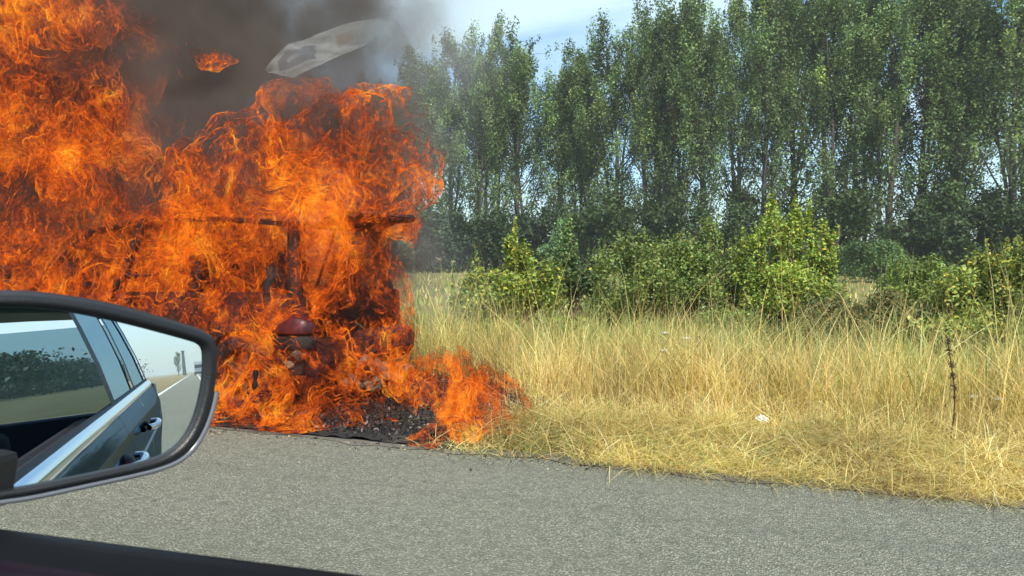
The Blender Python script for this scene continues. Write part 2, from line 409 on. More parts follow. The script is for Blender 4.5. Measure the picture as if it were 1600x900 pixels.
def bush(px, ybase, d, blobs_px, n, size, base, label, name='shrub', seed=1, yellow=0.0, wands=0, wand_h=(0.5, 1.0), v=0.25, hue=0.12, spiky=0.0, group=None, stem_col=None, aspect=1.5, upright=False):
    """blobs_px: (px, py, rx, ry) ellipses of the outline in picture pixels, given real depth at distance d"""
    r = np.random.default_rng(seed); g0 = at_dist(px, 450, d); g0[2] = 0
    blobs, paths, radii = [], [], []
    for (bx, by, rx, ry) in blobs_px:
        c = at_dist(bx, by, d) - g0; k = d / FPX
        for s in range(8):
            dd = FW * r.normal(0, 0.55 * rx * k); dd[2] = 0
            sub = r.uniform(0.34, 0.70)
            o = RT * r.normal(0, 0.5) * rx * k + UP * r.normal(0, 0.45) * ry * k
            blobs.append((c[0] + dd[0] + o[0], c[1] + dd[1] + o[1], max(0.05, c[2] + o[2]), rx * k * sub, rx * k * sub, ry * k * sub))
            p0 = np.array([r.normal(0, 0.25), r.normal(0, 0.25), 0]); p2 = np.array(blobs[-1][:3]) + (0, 0, ry * k * 0.3)
            p1 = p0 * 0.6 + p2 * 0.4 + np.array([0, 0, 0.1])
            t = np.linspace(0, 1, 6)[:, None]; Q = (1 - t) ** 2 * p0 + 2 * t * (1 - t) * p1 + t * t * p2
            paths.append(Q); radii.append(np.linspace(0.018, 0.003, 6))
    extra = []
    for w in range(wands):                       # leafy shoots standing above the mass
        bx, by, rx, ry = blobs_px[r.integers(len(blobs_px))]
        k = d / FPX
        s = at_dist(bx + r.uniform(-.8, .8) * rx, by + ry * 0.2, d + r.normal(0, 0.25)) - g0
        Lw = r.uniform(*wand_h); tip = s + np.array([r.normal(0, .1), r.normal(0, .1), 1.0]) * Lw
        t = np.linspace(0, 1, 6)[:, None]; Q = s + (tip - s) * t + np.array([r.normal(0, .03), r.normal(0, .03), 0]) * np.sin(t * 3)
        paths.append(Q); radii.append(np.linspace(0.007, 0.002, 6))
        m = int(Lw * r.uniform(90, 170)); tt = r.random(m)
        ph = r.uniform(0, 6.28, m); rad = (0.05 + 0.07 * spiky) * (1.1 - tt) * r.uniform(0.5, 1.2, m)
        extra.append(s + (tip - s) * tt[:, None] + np.stack([np.cos(ph) * rad, np.sin(ph) * rad, np.zeros(m)], -1))
    n = int(n * 2.7); base = np.array(base) * 1.75; size *= 0.78; wands = int(wands * 2.4)
    V, F, cc = bush_np(seed + 50, blobs, n, size, base, v, hue, yellow=yellow, shell=0.6, aspect=aspect, jit=0.24)
    if extra:
        E = np.concatenate(extra); ce = jitter_col(np.array(base) * 1.15, len(E), r, v, hue)
        if yellow:
            m = r.random(len(E)) < yellow * 2; ce[m] = jitter_col((0.45, 0.40, 0.06), m.sum(), r, 0.2)
        V2, F2, c2 = leaves_np(E, r.uniform(size * .7, size * 1.2, len(E)), ce, 0.2, aspect, r)
        F = np.concatenate([F, F2 + len(V)]); V = np.concatenate([V, V2]); cc = np.concatenate([cc, c2])
    e = empty(name, g0); tag(e, label, 'shrub' if name != 'sapling' else 'sapling', group)
    link_mesh('foliage', mesh_np(name + '_foliage', V, F, cc), M_LEAF, e)
    TV, TF = tube_np(paths, radii, 4); tag(link_mesh('stem', mesh_np(name + '_stems', TV, TF), stem_col or M_TWIG, e), kind='stuff')
    return e
bush(612, 430, 40, [(612, 375, 26, 40), (606, 345, 16, 25), (628, 400, 22, 25)], 6000, 0.14, (0.13, 0.15, 0.09), 'pale silvery willow bush close to the right of the burning car', 'willow_bush', 41)
bush(790, 500, 12.0, [(800, 455, 60, 46), (742, 475, 40, 36), (850, 450, 36, 42), (806, 405, 16, 30), (748, 440, 12, 26), (775, 495, 70, 30), (725, 490, 30, 30)], 9500, 0.056, (0.13, 0.17, 0.03), 'leafy shrub with yellow tips, nearest shrub to the fire', seed=42, yellow=0.10, wands=16, wand_h=(0.25, 0.75), spiky=0.5)
bush(905, 470, 15.5, [(905, 440, 40, 40), (880, 400, 14, 40), (930, 430, 20, 40)], 4500, 0.06, (0.075, 0.115, 0.04), 'sparse bluish-green shrub with thin shoots between the yellow-tipped and the wide shrub', seed=43, wands=12, wand_h=(0.4, 1.1))
bush(1010, 500, 13.5, [(1000, 440, 60, 55), (1060, 430, 62, 55), (1110, 450, 45, 60), (960, 470, 40, 40), (1030, 480, 90, 30)], 13500, 0.052, (0.10, 0.135, 0.035), 'wide mid-green shrub with loose shoots left of the tallest upright shrub', seed=44, yellow=0.02, wands=46, wand_h=(0.35, 1.15), spiky=0.2)
bush(1225, 500, 13.0, [(1165, 415, 13, 55), (1190, 400, 12, 55), (1207, 375, 10, 46), (1222, 410, 14, 55), (1246, 370, 11, 52), (1262, 410, 13, 60), (1296, 400, 11, 46), (1280, 430, 14, 50), (1215, 470, 66, 36), (1235, 440, 50, 40)], 14500, 0.054, (0.135, 0.18, 0.032), 'tall upright yellow-green shrub with pointed shoots', seed=45, yellow=0.06, wands=34, wand_h=(0.4, 0.85), spiky=1.0)
bush(1330, 540, 10.5, [(1290, 500, 55, 40), (1360, 495, 55, 38), (1420, 510, 40, 36), (1330, 530, 90, 40)], 12000, 0.042, (0.085, 0.085, 0.03), 'low olive-brown bush with dark gaps, half sunk in the dry grass', seed=46, wands=14, wand_h=(0.1, 0.4), hue=0.25)
bush(1440, 470, 14.5, [(1430, 425, 34, 40), (1400, 450, 30, 30), (1470, 440, 30, 40)], 5500, 0.055, (0.11, 0.15, 0.035), 'small round-topped shrub right of the olive bush', seed=47, wands=14, wand_h=(0.3, 0.7))
bush(1530, 520, 9.6, [(1500, 470, 55, 50), (1560, 450, 60, 50), (1600, 480, 60, 60), (1530, 520, 80, 35), (1640, 440, 50, 60)], 9500, 0.05, (0.13, 0.16, 0.04), 'open shrub with bright yellow leaves and bare grey twigs at the right', seed=48, yellow=0.12, wands=26, wand_h=(0.3, 0.8), spiky=0.6)
bush(1372, 430, 34, [(1330, 400, 34, 26), (1372, 405, 34, 20)], 3500, 0.10, (0.06, 0.10, 0.035), 'dark rounded bush in the field gap in front of the hedge', seed=49)
bush(868, 380, 22, [(868, 372, 12, 26), (866, 396, 22, 18)], 1500, 0.07, (0.09, 0.15, 0.07), 'small fresh-green sapling between the left shrubs', 'sapling', 50, wands=4, wand_h=(.3, .8))
print('shrubs', round(time.time() - T0, 1))

# ------------------------------------------------------------------ distant wood closing the horizon
def far_wood(name, x0, x1, y, h, n, seed, label):
    r = np.random.default_rng(seed)
    cx = r.uniform(x0, x1, n); top = h * (0.75 + 0.25 * np.sin(cx * 0.11 + seed) * np.sin(cx * 0.037 + 1))
    z = r.random(n) ** 0.8 * top; cy = y + r.normal(0, 5, n)
    V, F, cc = leaves_np(np.stack([cx, cy, z], -1), r.uniform(0.35, 0.9, n), jitter_col((0.05, 0.075, 0.03), n, r, .25), 0.3, 1.2, r)
    return tag(link_mesh(name, mesh_np(name, V, F, cc), M_LEAF), label, 'wood', kind='stuff')
far_wood('far_wood', -420, 420, 190, 9, 40000, 5, 'low distant wood closing the field behind the poplars')
far_wood('roadside_wood', 34, 330, 52, 15, 40000, 6, 'dense dark roadside wood beyond the right of the picture')
far_wood('verge_wood', 8, 420, -34, 9, 60000, 8, 'line of trees on the other side of the motorway')

# ------------------------------------------------------------------ grass
def nz2(x, y, seed, f):
    r = np.random.default_rng(seed); s = np.zeros_like(x)
    for i in range(7):
        a = r.uniform(0, 6.28); k = f * 1.55 ** i
        s += np.sin((x * math.cos(a) + y * math.sin(a)) * k + r.uniform(0, 6.28) + 1.3 * np.sin((x * math.sin(a) - y * math.cos(a)) * k * 0.7)) / 1.3 ** i
    return s / 2.2
CH_C = on_ground(648, 657); CH_C2 = on_ground(590, 672)
def char_mask(x, y):
    d1 = ((x - CH_C[0]) / 0.74) ** 2 + ((y - CH_C[1]) / 1.05) ** 2
    d2 = ((x - (-3.6)) / 1.6) ** 2 + ((y - 5.8) / 1.35) ** 2
    return np.minimum(d1, d2) + 0.25 * nz2(x, y, 77, 5.0)
def blades(n, yr, hfun, wid, bend, seed, colf, xpad=(560, 1780), lean=(0, 0), segs=3, tall_var=0.35):
    r = np.random.default_rng(seed)
    y = r.uniform(yr[0], yr[1], n)
    xl = np.array([on_Y(xpad[0], 600, 1.0)[0]]) * y; xr = np.array([on_Y(xpad[1], 600, 1.0)[0]]) * y
    x = xl + (xr - xl) * r.random(n)
    keep = char_mask(x, y) > r.uniform(0.75, 1.15, n)
    x, y = x[keep], y[keep]; n = len(x)
    clump = nz2(x, y, 3, 4.0)
    keep = r.random(n) < np.clip(0.72 + 0.75 * clump, 0.12, 1); x, y = x[keep], y[keep]; n = len(x)
    h = hfun(x, y) * np.exp(r.normal(0, tall_var, n)) * (1 + 0.25 * nz2(x, y, 9, 1.6))
    h = np.clip(h, 0.04, 1.6)
    a = r.uniform(0, 6.28, n); bd = np.abs(r.normal(bend, bend * 0.6, n)) * h
    dx = np.cos(a) * bd + lean[0] * h; dy = np.sin(a) * bd + lean[1] * h
    sa = r.uniform(0, 6.28, n); w = wid * r.uniform(0.6, 1.4, n)
    sx = np.cos(sa) * w; sy = np.sin(sa) * w
    Vs = []
    for i in range(segs + 1):
        t = i / segs; px = x + dx * t ** 1.8; py = y + dy * t ** 1.8
        hh = np.sqrt(np.maximum(1 - (np.minimum(np.sqrt(dx**2 + dy**2) / h, .95) * t) ** 2 * 0.8, 0.05))
        pz = h * t * hh - 0.03
        k = (1 - t) ** 0.7
        if i < segs:
            Vs.append(np.stack([px - sx * k, py - sy * k, pz], -1)); Vs.append(np.stack([px + sx * k, py + sy * k, pz], -1))
        else: Vs.append(np.stack([px, py, pz], -1))
    m = len(Vs); V = np.stack(Vs, 1).reshape(-1, 3); o = np.arange(n) * m
    Q = [np.stack([o + 2 * i, o + 2 * i + 1, o + 2 * i + 3, o + 2 * i + 2], -1) for i in range(segs - 1)]
    T = np.stack([o + 2 * segs - 2, o + 2 * segs - 1, o + 2 * segs], -1)
    c = colf(x, y, r, n); C = np.repeat(c, m, axis=0)
    tt = np.tile(np.repeat(np.linspace(0, 1, segs + 1), [2] * segs + [1]), n)[:, None]
    return V, [np.concatenate(Q), T], C
def straw(x, y, r, n):
    g = nz2(x, y, 21, 0.9) + 0.35 * nz2(x, y, 22, 3.0)
    pal = np.array([[0.66, 0.52, 0.17], [0.80, 0.67, 0.31], [0.44, 0.30, 0.11], [0.36, 0.41, 0.12], [0.15, 0.23, 0.07]])
    green = np.clip(0.16 + 0.22 * g + 0.34 * np.clip((y - 6.3) / 2, 0, 1), 0.02, 0.6)
    u = r.random(n); green = np.where(y > 8.6, 0.75, green); k = np.where(u < green, r.choice([3, 4], n), r.choice([0, 1, 2], n, p=[.45, .33, .22]))
    return np.clip(pal[k] * np.exp(r.normal(0, 0.18, (n, 1))) * (1 + 0.28 * nz2(x, y, 31, 3.2) + 0.15 * nz2(x, y, 32, 9))[:, None], 0.01, .9)
def h_verge(x, y):
    t = np.clip((y - EDGE_Y) / 2.6, 0, 1)
    return 0.07 + 0.06 * np.clip((y - EDGE_Y) / 0.8, 0, 1) + 0.24 * t ** 2.0
def add_grass(name, parts, label):
    V, Qs, Ts, C, off = [], [], [], [], 0
    for v, (q, t), c in parts:
        V.append(v); Qs.append(q + off); Ts.append(t + off); C.append(c); off += len(v)
    me = mesh_np(name, np.concatenate(V), [np.concatenate(Qs), np.concatenate(Ts)], np.concatenate(C))
    return tag(link_mesh(name, me, M_GRASS), label, 'grass', kind='stuff')
add_grass('verge_grass', [
    blades(34000, (EDGE_Y - 0.03, 5.7), lambda x, y: h_verge(x, y) * 1.5, 0.0030, 1.5, 101, straw, lean=(0.25, -0.45), segs=3),
    blades(34000, (5.1, 7.4), h_verge, 0.0032, 0.75, 102, straw, segs=3),
], 'short flattened straw-yellow grass along the edge of the asphalt')
add_grass('tall_grass', [
    blades(38000, (6.4, 8.4), lambda x, y: 0.40 + 0.05 * np.clip((y - 6.6) / 2, 0, 1), 0.0034, 0.58, 103, straw, segs=3, tall_var=0.45),
    blades(22000, (8.2, 15), lambda x, y: 0.40 - 0.035 * (y - 8), 0.0055, 0.25, 104, straw, segs=2),
    blades(5200, (6.0, 8.6), lambda x, y: 0.56 + 0 * x, 0.0026, 0.42, 105, lambda x, y, r, n: jitter_col((0.62, 0.49, 0.22), n, r, .15), segs=3, tall_var=0.2),
], 'tall dry golden grass standing in front of the shrubs')
add_grass('field_grass', [blades(26000, (15, 60), lambda x, y: 0.16 + 0 * x, 0.02, 0.3, 106, straw, xpad=(480, 1700), segs=2)],
          'far yellow field grass between the verge and the poplars')
print('grass', round(time.time() - T0, 1))

# small plants and litter
M_UMBEL = principled('umbel_white', (0.75, 0.75, 0.66), 0.8); M_DOCK = principled('dock_brown', (0.07, 0.03, 0.018), 0.8, var=.3, vscale=40)
M_LITTER = principled('litter_white', (0.82, 0.83, 0.82), 0.45, var=0.08, vscale=30)
def umbel(px, py, d, label):
    top = at_dist(px, py, d); e = empty('umbel_flower', (top[0], top[1], 0)); tag(e, label, 'wildflower', 'white umbel flowers in the grass')
    h = max(top[2], 0.2); r = np.random.default_rng(int(px))
    P = np.stack([np.array([0, 0, -0.02]), np.array([.02, .01, h * .5]), np.array([0, 0, h - .03])])
    paths = [P]; radii = [np.array([.004, .003, .002])]; heads = []
    for k in range(12):
        a = k * 2.4; q = np.array([math.cos(a) * .035 * math.sqrt(k / 12 + .1), math.sin(a) * .035 * math.sqrt(k / 12 + .1), h]); heads.append(q)
        paths.append(np.stack([P[-1], q])); radii.append(np.array([.0015, .001]))
    TV, TF = tube_np(paths, radii, 4); tag(link_mesh('stem', mesh_np('umbel_stem', TV, TF), M_GRASSSTEM, e), kind='stuff')
    c = np.repeat(np.array(heads), 14, 0) + r.normal(0, .007, (168, 3)) * (1, 1, .5)
    V, F, cc = leaves_np(c, np.full(168, .009), np.ones((168, 3)), 1.0, 1.0, r); link_mesh('flower_head', mesh_np('umbel_head', V, F, cc), M_UMBEL, e)
M_GRASSSTEM = principled('green_stem', (0.2, 0.22, 0.08), 0.8)
umbel(1040, 520, 7.2, 'highest white umbel flower, in front of the wide mid-green shrub')
umbel(1072, 528, 7.1, 'white umbel flower just right of the highest one')
umbel(1037, 547, 6.8, 'lower white umbel flower below the highest one')
umbel(1520, 648, 5.9, 'white umbel flower in the short grass right of the brown dock')
umbel(1562, 664, 5.8, 'white umbel flower nearest the right edge of the picture')
g0 = on_ground(1482, 700); r = np.random.default_rng(5)
e = empty('dock_plant', (g0[0], g0[1], 0)); tag(e, 'dead dark-brown dock stalk with seed clusters standing in the yellow grass', 'weed')
Hk = 0.74; P = np.stack([np.array([.03 * math.sin(t * 4), .0, Hk * t]) for t in np.linspace(0, 1, 8)])
TV, TF = tube_np([P], [np.linspace(.007, .003, 8)], 5); link_mesh('stem', mesh_np('dock_stem', TV, TF), M_DOCK, e)
m = 900; tt = r.uniform(0.45, 1, m); cl = np.sin(tt * 60) > -0.2; tt = tt[cl]; m = len(tt)
c = np.stack([.03 * np.sin(tt * 4) + r.normal(0, .010, m), r.normal(0, .010, m), Hk * tt], -1)
V, F, cc = leaves_np(c, np.full(m, .009), np.ones((m, 3)), .2, 1.2, r); tag(link_mesh('seed_head', mesh_np('dock_seeds', V, F, cc), M_DOCK, e), kind='stuff')
def litter(px, py, s, seed, label):
    g = on_ground(px, py, 0.06); r = np.random.default_rng(seed); bm = bmesh.new(); bmesh.ops.create_icosphere(bm, subdivisions=3, radius=1)
    for v in bm.verts:
        k = 1 + 0.35 * math.sin(v.co.x * 5 + seed) * math.sin(v.co.y * 6 + 1) + 0.25 * math.sin(v.co.z * 9 + v.co.x * 7)
        v.co = Vector((v.co.x * k * s, v.co.y * k * s * .8, v.co.z * k * s * .7))
    o = link_mesh('litter', bm_mesh('litter', bm), M_LITTER); o.location = (g[0], g[1], 0.09); tag(o, label, 'litter')
litter(1190, 661, 0.034, 3, 'crumpled white plastic litter lying in the straw grass')

# ------------------------------------------------------------------ charred ground
b = MatB('charred_ground'); tc = b.n('ShaderNodeTexCoord'); P = tc.outputs['Object']
n1 = b.noise(P, 7, 8, 0.7, 0.4); n2 = b.noise(P, 45, 6, 0.7)
c = b.ramp(n1.outputs[0], [(0.3, (0.012, 0.012, 0.012)), (0.55, (0.035, 0.033, 0.03)), (0.7, (0.11, 0.105, 0.10)), (0.85, (0.05, 0.035, 0.02))])
bp = b.n('ShaderNodeBump', {'Strength': 1.0, 'Distance': 0.04, 'Height': b.math('ADD', n1.outputs[0], n2.outputs[0])})
M_CHAR = b.surf(b.n('ShaderNodeBsdfPrincipled', {'Base Color': c, 'Roughness': 0.95, 'Normal': bp.outputs[0]}).outputs[0])
gx = np.linspace(-9.5, -1.2, 240); gy = np.linspace(4.575, 8.0, 110); GX, GY = np.meshgrid(gx, gy, indexing='ij')
msk = char_mask(GX, GY); Z = 0.012 + 0.03 * np.clip(1 - msk, 0, 1) * (0.5 + 0.5 * nz2(GX, GY, 88, 12)) + 0.012 * nz2(GX, GY, 89, 28) * (msk < 1)
Z = np.where(msk > 1.0, 0.012, Z)
idx = np.arange(GX.size).reshape(GX.shape); f = np.stack([idx[:-1, :-1], idx[1:, :-1], idx[1:, 1:], idx[:-1, 1:]], -1).reshape(-1, 4)
keepf = (msk.ravel()[f].max(1) < 1.25) | ((GX.ravel()[f].max(1) < CH_C[0] - .3) & (GY.ravel()[f].max(1) > 4.6) & (GY.ravel()[f].max(1) < 7.4))
me = mesh_np('charred_ground', np.stack([GX, GY, Z], -1).reshape(-1, 3), f[keepf])
tag(link_mesh('charred_ground', me, M_CHAR, smooth=True), kind='structure')
# burnt stubble and ash crumbs
r = np.random.default_rng(91); n = 16000; x = r.uniform(-5.6, -1.6, n); y = r.uniform(4.6, 7.4, n); k = char_mask(x, y) < 1.2; x, y = x[k], y[k]; n = len(x)
cc = np.where(r.random((n, 1)) < 0.8, np.array([[0.015, 0.014, 0.013]]), np.array([[0.2, 0.19, 0.18]])) * r.uniform(.6, 1.4, (n, 1))
V, F, c2 = leaves_np(np.stack([x, y, r.uniform(.02, .07, n)], -1), r.uniform(.006, .024, n), cc, 0.1, 1.8, r)
tag(link_mesh('burnt_stubble', mesh_np('burnt_stubble', V, F, c2), M_GRASS), 'black burnt stubble and ash on the scorched ground beside the car', 'ash', kind='stuff')


r = np.random.default_rng(95); n = 420; x = r.uniform(-6.5, -1.0, n); y = EDGE_Y - np.abs(r.normal(0, 0.10, n)); big_ = r.random(n) < .06; y[big_] -= r.uniform(0, .7, big_.sum())
cc = np.where(r.random((n, 1)) < 0.5, np.array([[0.03, 0.028, 0.025]]), np.array([[0.40, 0.34, 0.24]])) * r.uniform(.6, 1.3, (n, 1))
V, F, c2 = leaves_np(np.stack([x, y, np.full(n, .008)], -1), r.uniform(.006, .020, n), cc, 1.5, 1.6, r)
tag(link_mesh('grit', mesh_np('grit', V, F, c2), M_GRASS), 'ash flakes and grit scattered on the asphalt edge below the fire', 'grit', kind='stuff')

# ------------------------------------------------------------------ burning estate car
b = MatB('burnt_paint'); tc = b.n('ShaderNodeTexCoord'); P = tc.outputs['Object']
n1 = b.noise(P, 2.6, 7, 0.65, 0.5); n2 = b.noise(P, 22, 6, 0.7)
c = b.ramp(n1.outputs[0], [(0.38, (0.012, 0.011, 0.010)), (0.5, (0.04, 0.016, 0.012)), (0.56, (0.10, 0.012, 0.010)), (0.64, (0.05, 0.03, 0.025)), (0.75, (0.12, 0.10, 0.085))])
c = b.mix(b.rng(n2.outputs[0], 0.45, 0.7, 0, 0.6), c, (0.02, 0.018, 0.016))
bp = b.n('ShaderNodeBump', {'Strength': 0.7, 'Distance': 0.02, 'Height': n2.outputs[0]})
M_BURNT = b.surf(b.n('ShaderNodeBsdfPrincipled', {'Base Color': c, 'Roughness': 0.6, 'Normal': bp.outputs[0]}).outputs[0])
M_RED = principled('red_paint', (0.028, 0.006, 0.006), 0.55, spec=0.4, var=0.8, vscale=9, bump=.5, bscale=20)
M_SOOT = principled('soot', (0.012, 0.011, 0.010), 0.8, var=0.5, vscale=9, bump=0.8, bscale=30)
M_TYRE = principled('tyre_rubber', (0.016, 0.016, 0.016), 0.85, bump=0.5, bscale=40)
M_RIM = principled('rim_metal', (0.10, 0.09, 0.085), 0.45, 0.7, var=0.5, vscale=14)
M_ASH = principled('pale_ash', (0.17, 0.13, 0.09), 0.9, var=0.5, vscale=16, bump=1.0, bscale=30)
M_LENS = principled('red_lens', (0.09, 0.007, 0.008), 0.42, spec=0.5, coat=0.25, var=0.8, vscale=14, bump=0.5, bscale=22)
CX0, CX1, CYN, CYF = -3.50, -7.85, 4.98, 6.52      # rear, front, near side, far side
car = empty('burning_car', (CX0, CYN, 0)); tag(car, 'dark red estate car burning on the verge with its tailgate raised', 'car')
def cpart(name, bm, mat, parent=car, smooth=False, bevel=0.0):
    if bevel:
        bmesh.ops.bevel(bm, geom=list(bm.edges), offset=bevel, segments=2, affect='EDGES')
    bmesh.ops.translate(bm, verts=bm.verts, vec=(-CX0, -CYN, 0))
    return link_mesh(name, bm_mesh(name, bm), mat, parent, smooth)
def prism(bm, pts, y0, y1):
    a = [bm.verts.new((p[0], y0, p[1])) for p in pts]; c = [bm.verts.new((p[0], y1, p[1])) for p in pts]
    bm.faces.new(a); bm.faces.new(list(reversed(c)))
    for i in range(len(pts)):
        j = (i + 1) % len(pts); bm.faces.new((a[j], a[i], c[i], c[j]))
def arch(cx, r, z0, a0=180, a1=0, n=10):
    return [(cx + r * math.cos(R(a0 + (a1 - a0) * i / n)), max(z0, 0.32 + r * math.sin(R(a0 + (a1 - a0) * i / n)))) for i in range(n + 1)]
WR, WF = -4.12, -6.85
side = [(CX1 + .02, .34)] + arch(WF, .36, .24) + arch(WR, .36, .24) + [(CX0 - .04, .36), (CX0, .60), (CX0 - .02, .95), (-3.9, .99), (-5.2, .97), (-6.55, .93), (-7.2, .86), (-7.75, .72), (CX1, .55)]
for y0, y1 in ((CYN, CYN + .07), (CYF - .07, CYF)):
    bm = bmesh.new(); prism(bm, side, y0, y1); bmesh.ops.recalc_face_normals(bm, faces=bm.faces); cpart('side_panel', bm, M_BURNT, bevel=0.006)
bm = bmesh.new(); prism(bm, [(CX0 - .06, .34), (CX0 - .06, .42), (CX1 + .1, .42), (CX1 + .1, .34)], CYN + .075, CYF - .075); cpart('floor_pan', bm, M_SOOT)
bm = bmesh.new(); prism(bm, [(-6.5, .93), (-7.2, .87), (-7.72, .73), (-7.72, .69), (-7.2, .82), (-6.5, .88)], CYN + .075, CYF - .075); cpart('bonnet', bm, M_BURNT)
bm = bmesh.new(); prism(bm, [(-7.74, .34), (-7.74, .70), (-7.86, .58), (-7.88, .40)], CYN + .02, CYF - .02); cpart('front_bumper', bm, M_SOOT, bevel=0.01)
bm = bmesh.new(); prism(bm, [(CX0 - .05, .33), (CX0 + .10, .34), (CX0 + .17, .44), (CX0 + .16, .58), (CX0 + .05, .64), (CX0 - .05, .62)], CYN + .03, CYF - .03); bmesh.ops.recalc_face_normals(bm, faces=bm.faces)
cpart('rear_bumper', bm, M_RED, bevel=0.02, smooth=False)
bm = bmesh.new(); prism(bm, [(CX0 - .03, 1.52), (-4.4, 1.60), (-5.3, 1.60), (-5.9, 1.50), (-5.9, 1.47), (-5.3, 1.565), (-4.4, 1.565), (CX0 - .03, 1.485)], CYN + .16, CYF - .16); cpart('roof', bm, M_SOOT, bevel=0.006)
for yy, lean in ((CYN + .05, .12), (CYF - .05, -.12)):   # pillars lean inwards
    for (xb, zb, xt, zt, w) in ((-3.62, .95, -3.72, 1.51, .06), (-4.62, .97, -4.50, 1.57, .045), (-5.42, .96, -5.25, 1.58, .045), (-6.5, .93, -5.85, 1.49, .035)):
        TV, TF = tube_np([np.array([[xb, yy, zb], [(xb + xt) / 2, yy + lean * .45, (zb + zt) / 2 + .01], [xt, yy + lean, zt]]) - (CX0, CYN, 0)], [np.array([w, w * .9, w * .8])], 8)
        link_mesh('pillar', mesh_np('pillar', TV, TF), M_SOOT, car, True)
bm = bmesh.new(); prism(bm, [(-3.52, 1.56), (-3.35, 1.62), (-3.18, 1.64), (-3.14, 1.60), (-3.18, 1.57), (-3.35, 1.56), (-3.50, 1.50)], CYN + .22, CYF - .35); bmesh.ops.recalc_face_normals(bm, faces=bm.faces)
cpart('tailgate', bm, M_SOOT, bevel=0.012)
for yy in (CYN + .14,):                          # gas struts
    TV, TF = tube_np([np.array([[-3.50, yy, 1.02], [-3.28, yy + .02, 1.57]]) - (CX0, CYN, 0)], [np.array([.013, .009])], 6); link_mesh('strut', mesh_np('strut', TV, TF), M_SOOT, car)
# red tail-light cluster at the near rear corner, with dark housing below
def rounded(bm, c, s, e=2.6, sub=4, cut=None):
    bmesh.ops.create_icosphere(bm, subdivisions=sub, radius=1)
    for v in bm.verts:
        q = v.co; L = (abs(q.x) ** e + abs(q.y) ** e + abs(q.z) ** e) ** (1 / e); q = q / L
        if cut is not None and q.z < cut: q.z = cut + (q.z - cut) * .12
        v.co = Vector((c[0] + q.x * s[0], c[1] + q.y * s[1], c[2] + q.z * s[2]))
tl = on_Y(456, 518, CYN)
bm = bmesh.new(); rounded(bm, (tl[0], CYN + .02, tl[2] + .02), (.190, .11, .125), 2.2, cut=-.25)
lens = cpart('tail_light', bm, M_LENS, smooth=True)
bm = bmesh.new(); rounded(bm, (tl[0] + .01, CYN + .03, tl[2] - .085), (.185, .11, .075), 3.0); cpart('housing', bm, M_SOOT, lens, True)
for wx, wy in ((WR, CYN + .08), (WF, CYN + .08), (WR, CYF - .08), (WF, CYF - .08)):
    s = -1 if wy < 5.8 else 1
    bm = bmesh.new(); prof = [(.20, -.09), (.29, -.10), (.318, -.07), (.322, 0), (.318, .07), (.29, .10), (.20, .09)]; rings = []
    for i in range(32):
        a = i * 2 * math.pi / 32; rings.append([bm.verts.new((wx + p[0] * math.cos(a), wy + p[1], .322 + p[0] * math.sin(a))) for p in prof])
    for i in range(32):
        A, B = rings[i], rings[(i + 1) % 32]
        for k in range(len(prof)):
            k2 = (k + 1) % len(prof); bm.faces.new((A[k], A[k2], B[k2], B[k]))
    w = cpart('wheel', bm, M_TYRE, smooth=True)
    bm = bmesh.new(); bmesh.ops.create_cone(bm, cap_ends=True, segments=24, radius1=.06, radius2=.05, depth=.08, matrix=Matrix.Translation((wx, wy + s * .05, .322)) @ Matrix.Rotation(R(90), 4, 'X'))
    for k in range(5):
        a = k * 2 * math.pi / 5; vs = box_bm(bm, 0, 0, 0, .17, .03, .045)
        for v in vs:
            x, z = v.co.x + .12, v.co.z; v.co = Vector((wx + x * math.cos(a) - z * math.sin(a), wy + s * .05 + v.co.y, .322 + x * math.sin(a) + z * math.cos(a)))
    cpart('rim', bm, M_RIM, w)
# burnt seat frames and ash inside
for k, (sx, sz, mat) in enumerate(((-3.75, .62, M_SOOT), (-4.5, .72, M_SOOT), (-5.9, .70, M_SOOT))):
    for yy in (5.35, 6.2):
        bm = bmesh.new(); rounded(bm, (sx, yy, sz), (.22, .30, .12), 3); rounded(bm, (sx - .18, yy, sz + .33), (.07, .27, .34), 3)
        for v in bm.verts: v.co += Vector((0.03 * math.sin(v.co.y * 23 + v.co.z * 31), 0, 0.03 * math.sin(v.co.x * 29 + v.co.y * 17)))
        cpart('seat', bm, mat, smooth=True)
for i, (px, py, s) in enumerate(((468, 553, .09), (450, 566, .07), (560, 566, .13), (585, 572, .12), (612, 590, .12), (545, 596, .10), (630, 575, .08), (575, 600, .14))):
    q = on_Y(px, py, 4.99 if px < 500 else 5.35 + (px - 540) * .01)
    bm = bmesh.new(); rounded(bm, q, (s, s * .7, s * .45), 2.2, 3)
    for v in bm.verts: v.co += Vector((0.02 * math.sin(v.co.z * 60 + i), 0.02 * math.sin(v.co.x * 50), 0.025 * math.sin(v.co.x * 47 + v.co.y * 33)))
    cpart('ash_lump', bm, M_ASH, smooth=True)
def charred_arc(pts, Y, r0):
    Q = np.array([on_Y(a, bb, Y) for a, bb in pts]) - (CX0, CYN, 0); t = np.linspace(0, len(Q) - 1, 28)
    Q = np.stack([np.interp(t, np.arange(len(Q)), Q[:, i]) for i in range(3)], -1); Q = (Q + np.roll(Q, 1, 0) + np.roll(Q, -1, 0)) / 3; Q = Q[1:-1]
    TV, TF = tube_np([Q], [r0 * (1 + .3 * np.sin(np.arange(len(Q)) * 1.3))], 8); link_mesh('door_frame', mesh_np('door_frame', TV, TF), M_SOOT, car, True)
charred_arc([(160, 490), (172, 462), (184, 442), (198, 430), (214, 430)], 4.80, .024)
charred_arc([(178, 470), (190, 462), (196, 475)], 4.80, .010)
charred_arc([(-14, 425), (4, 418), (14, 430), (12, 455), (26, 470)], 4.80, .026)
charred_arc([(205, 429), (225, 431), (250, 428)], 4.80, .010)
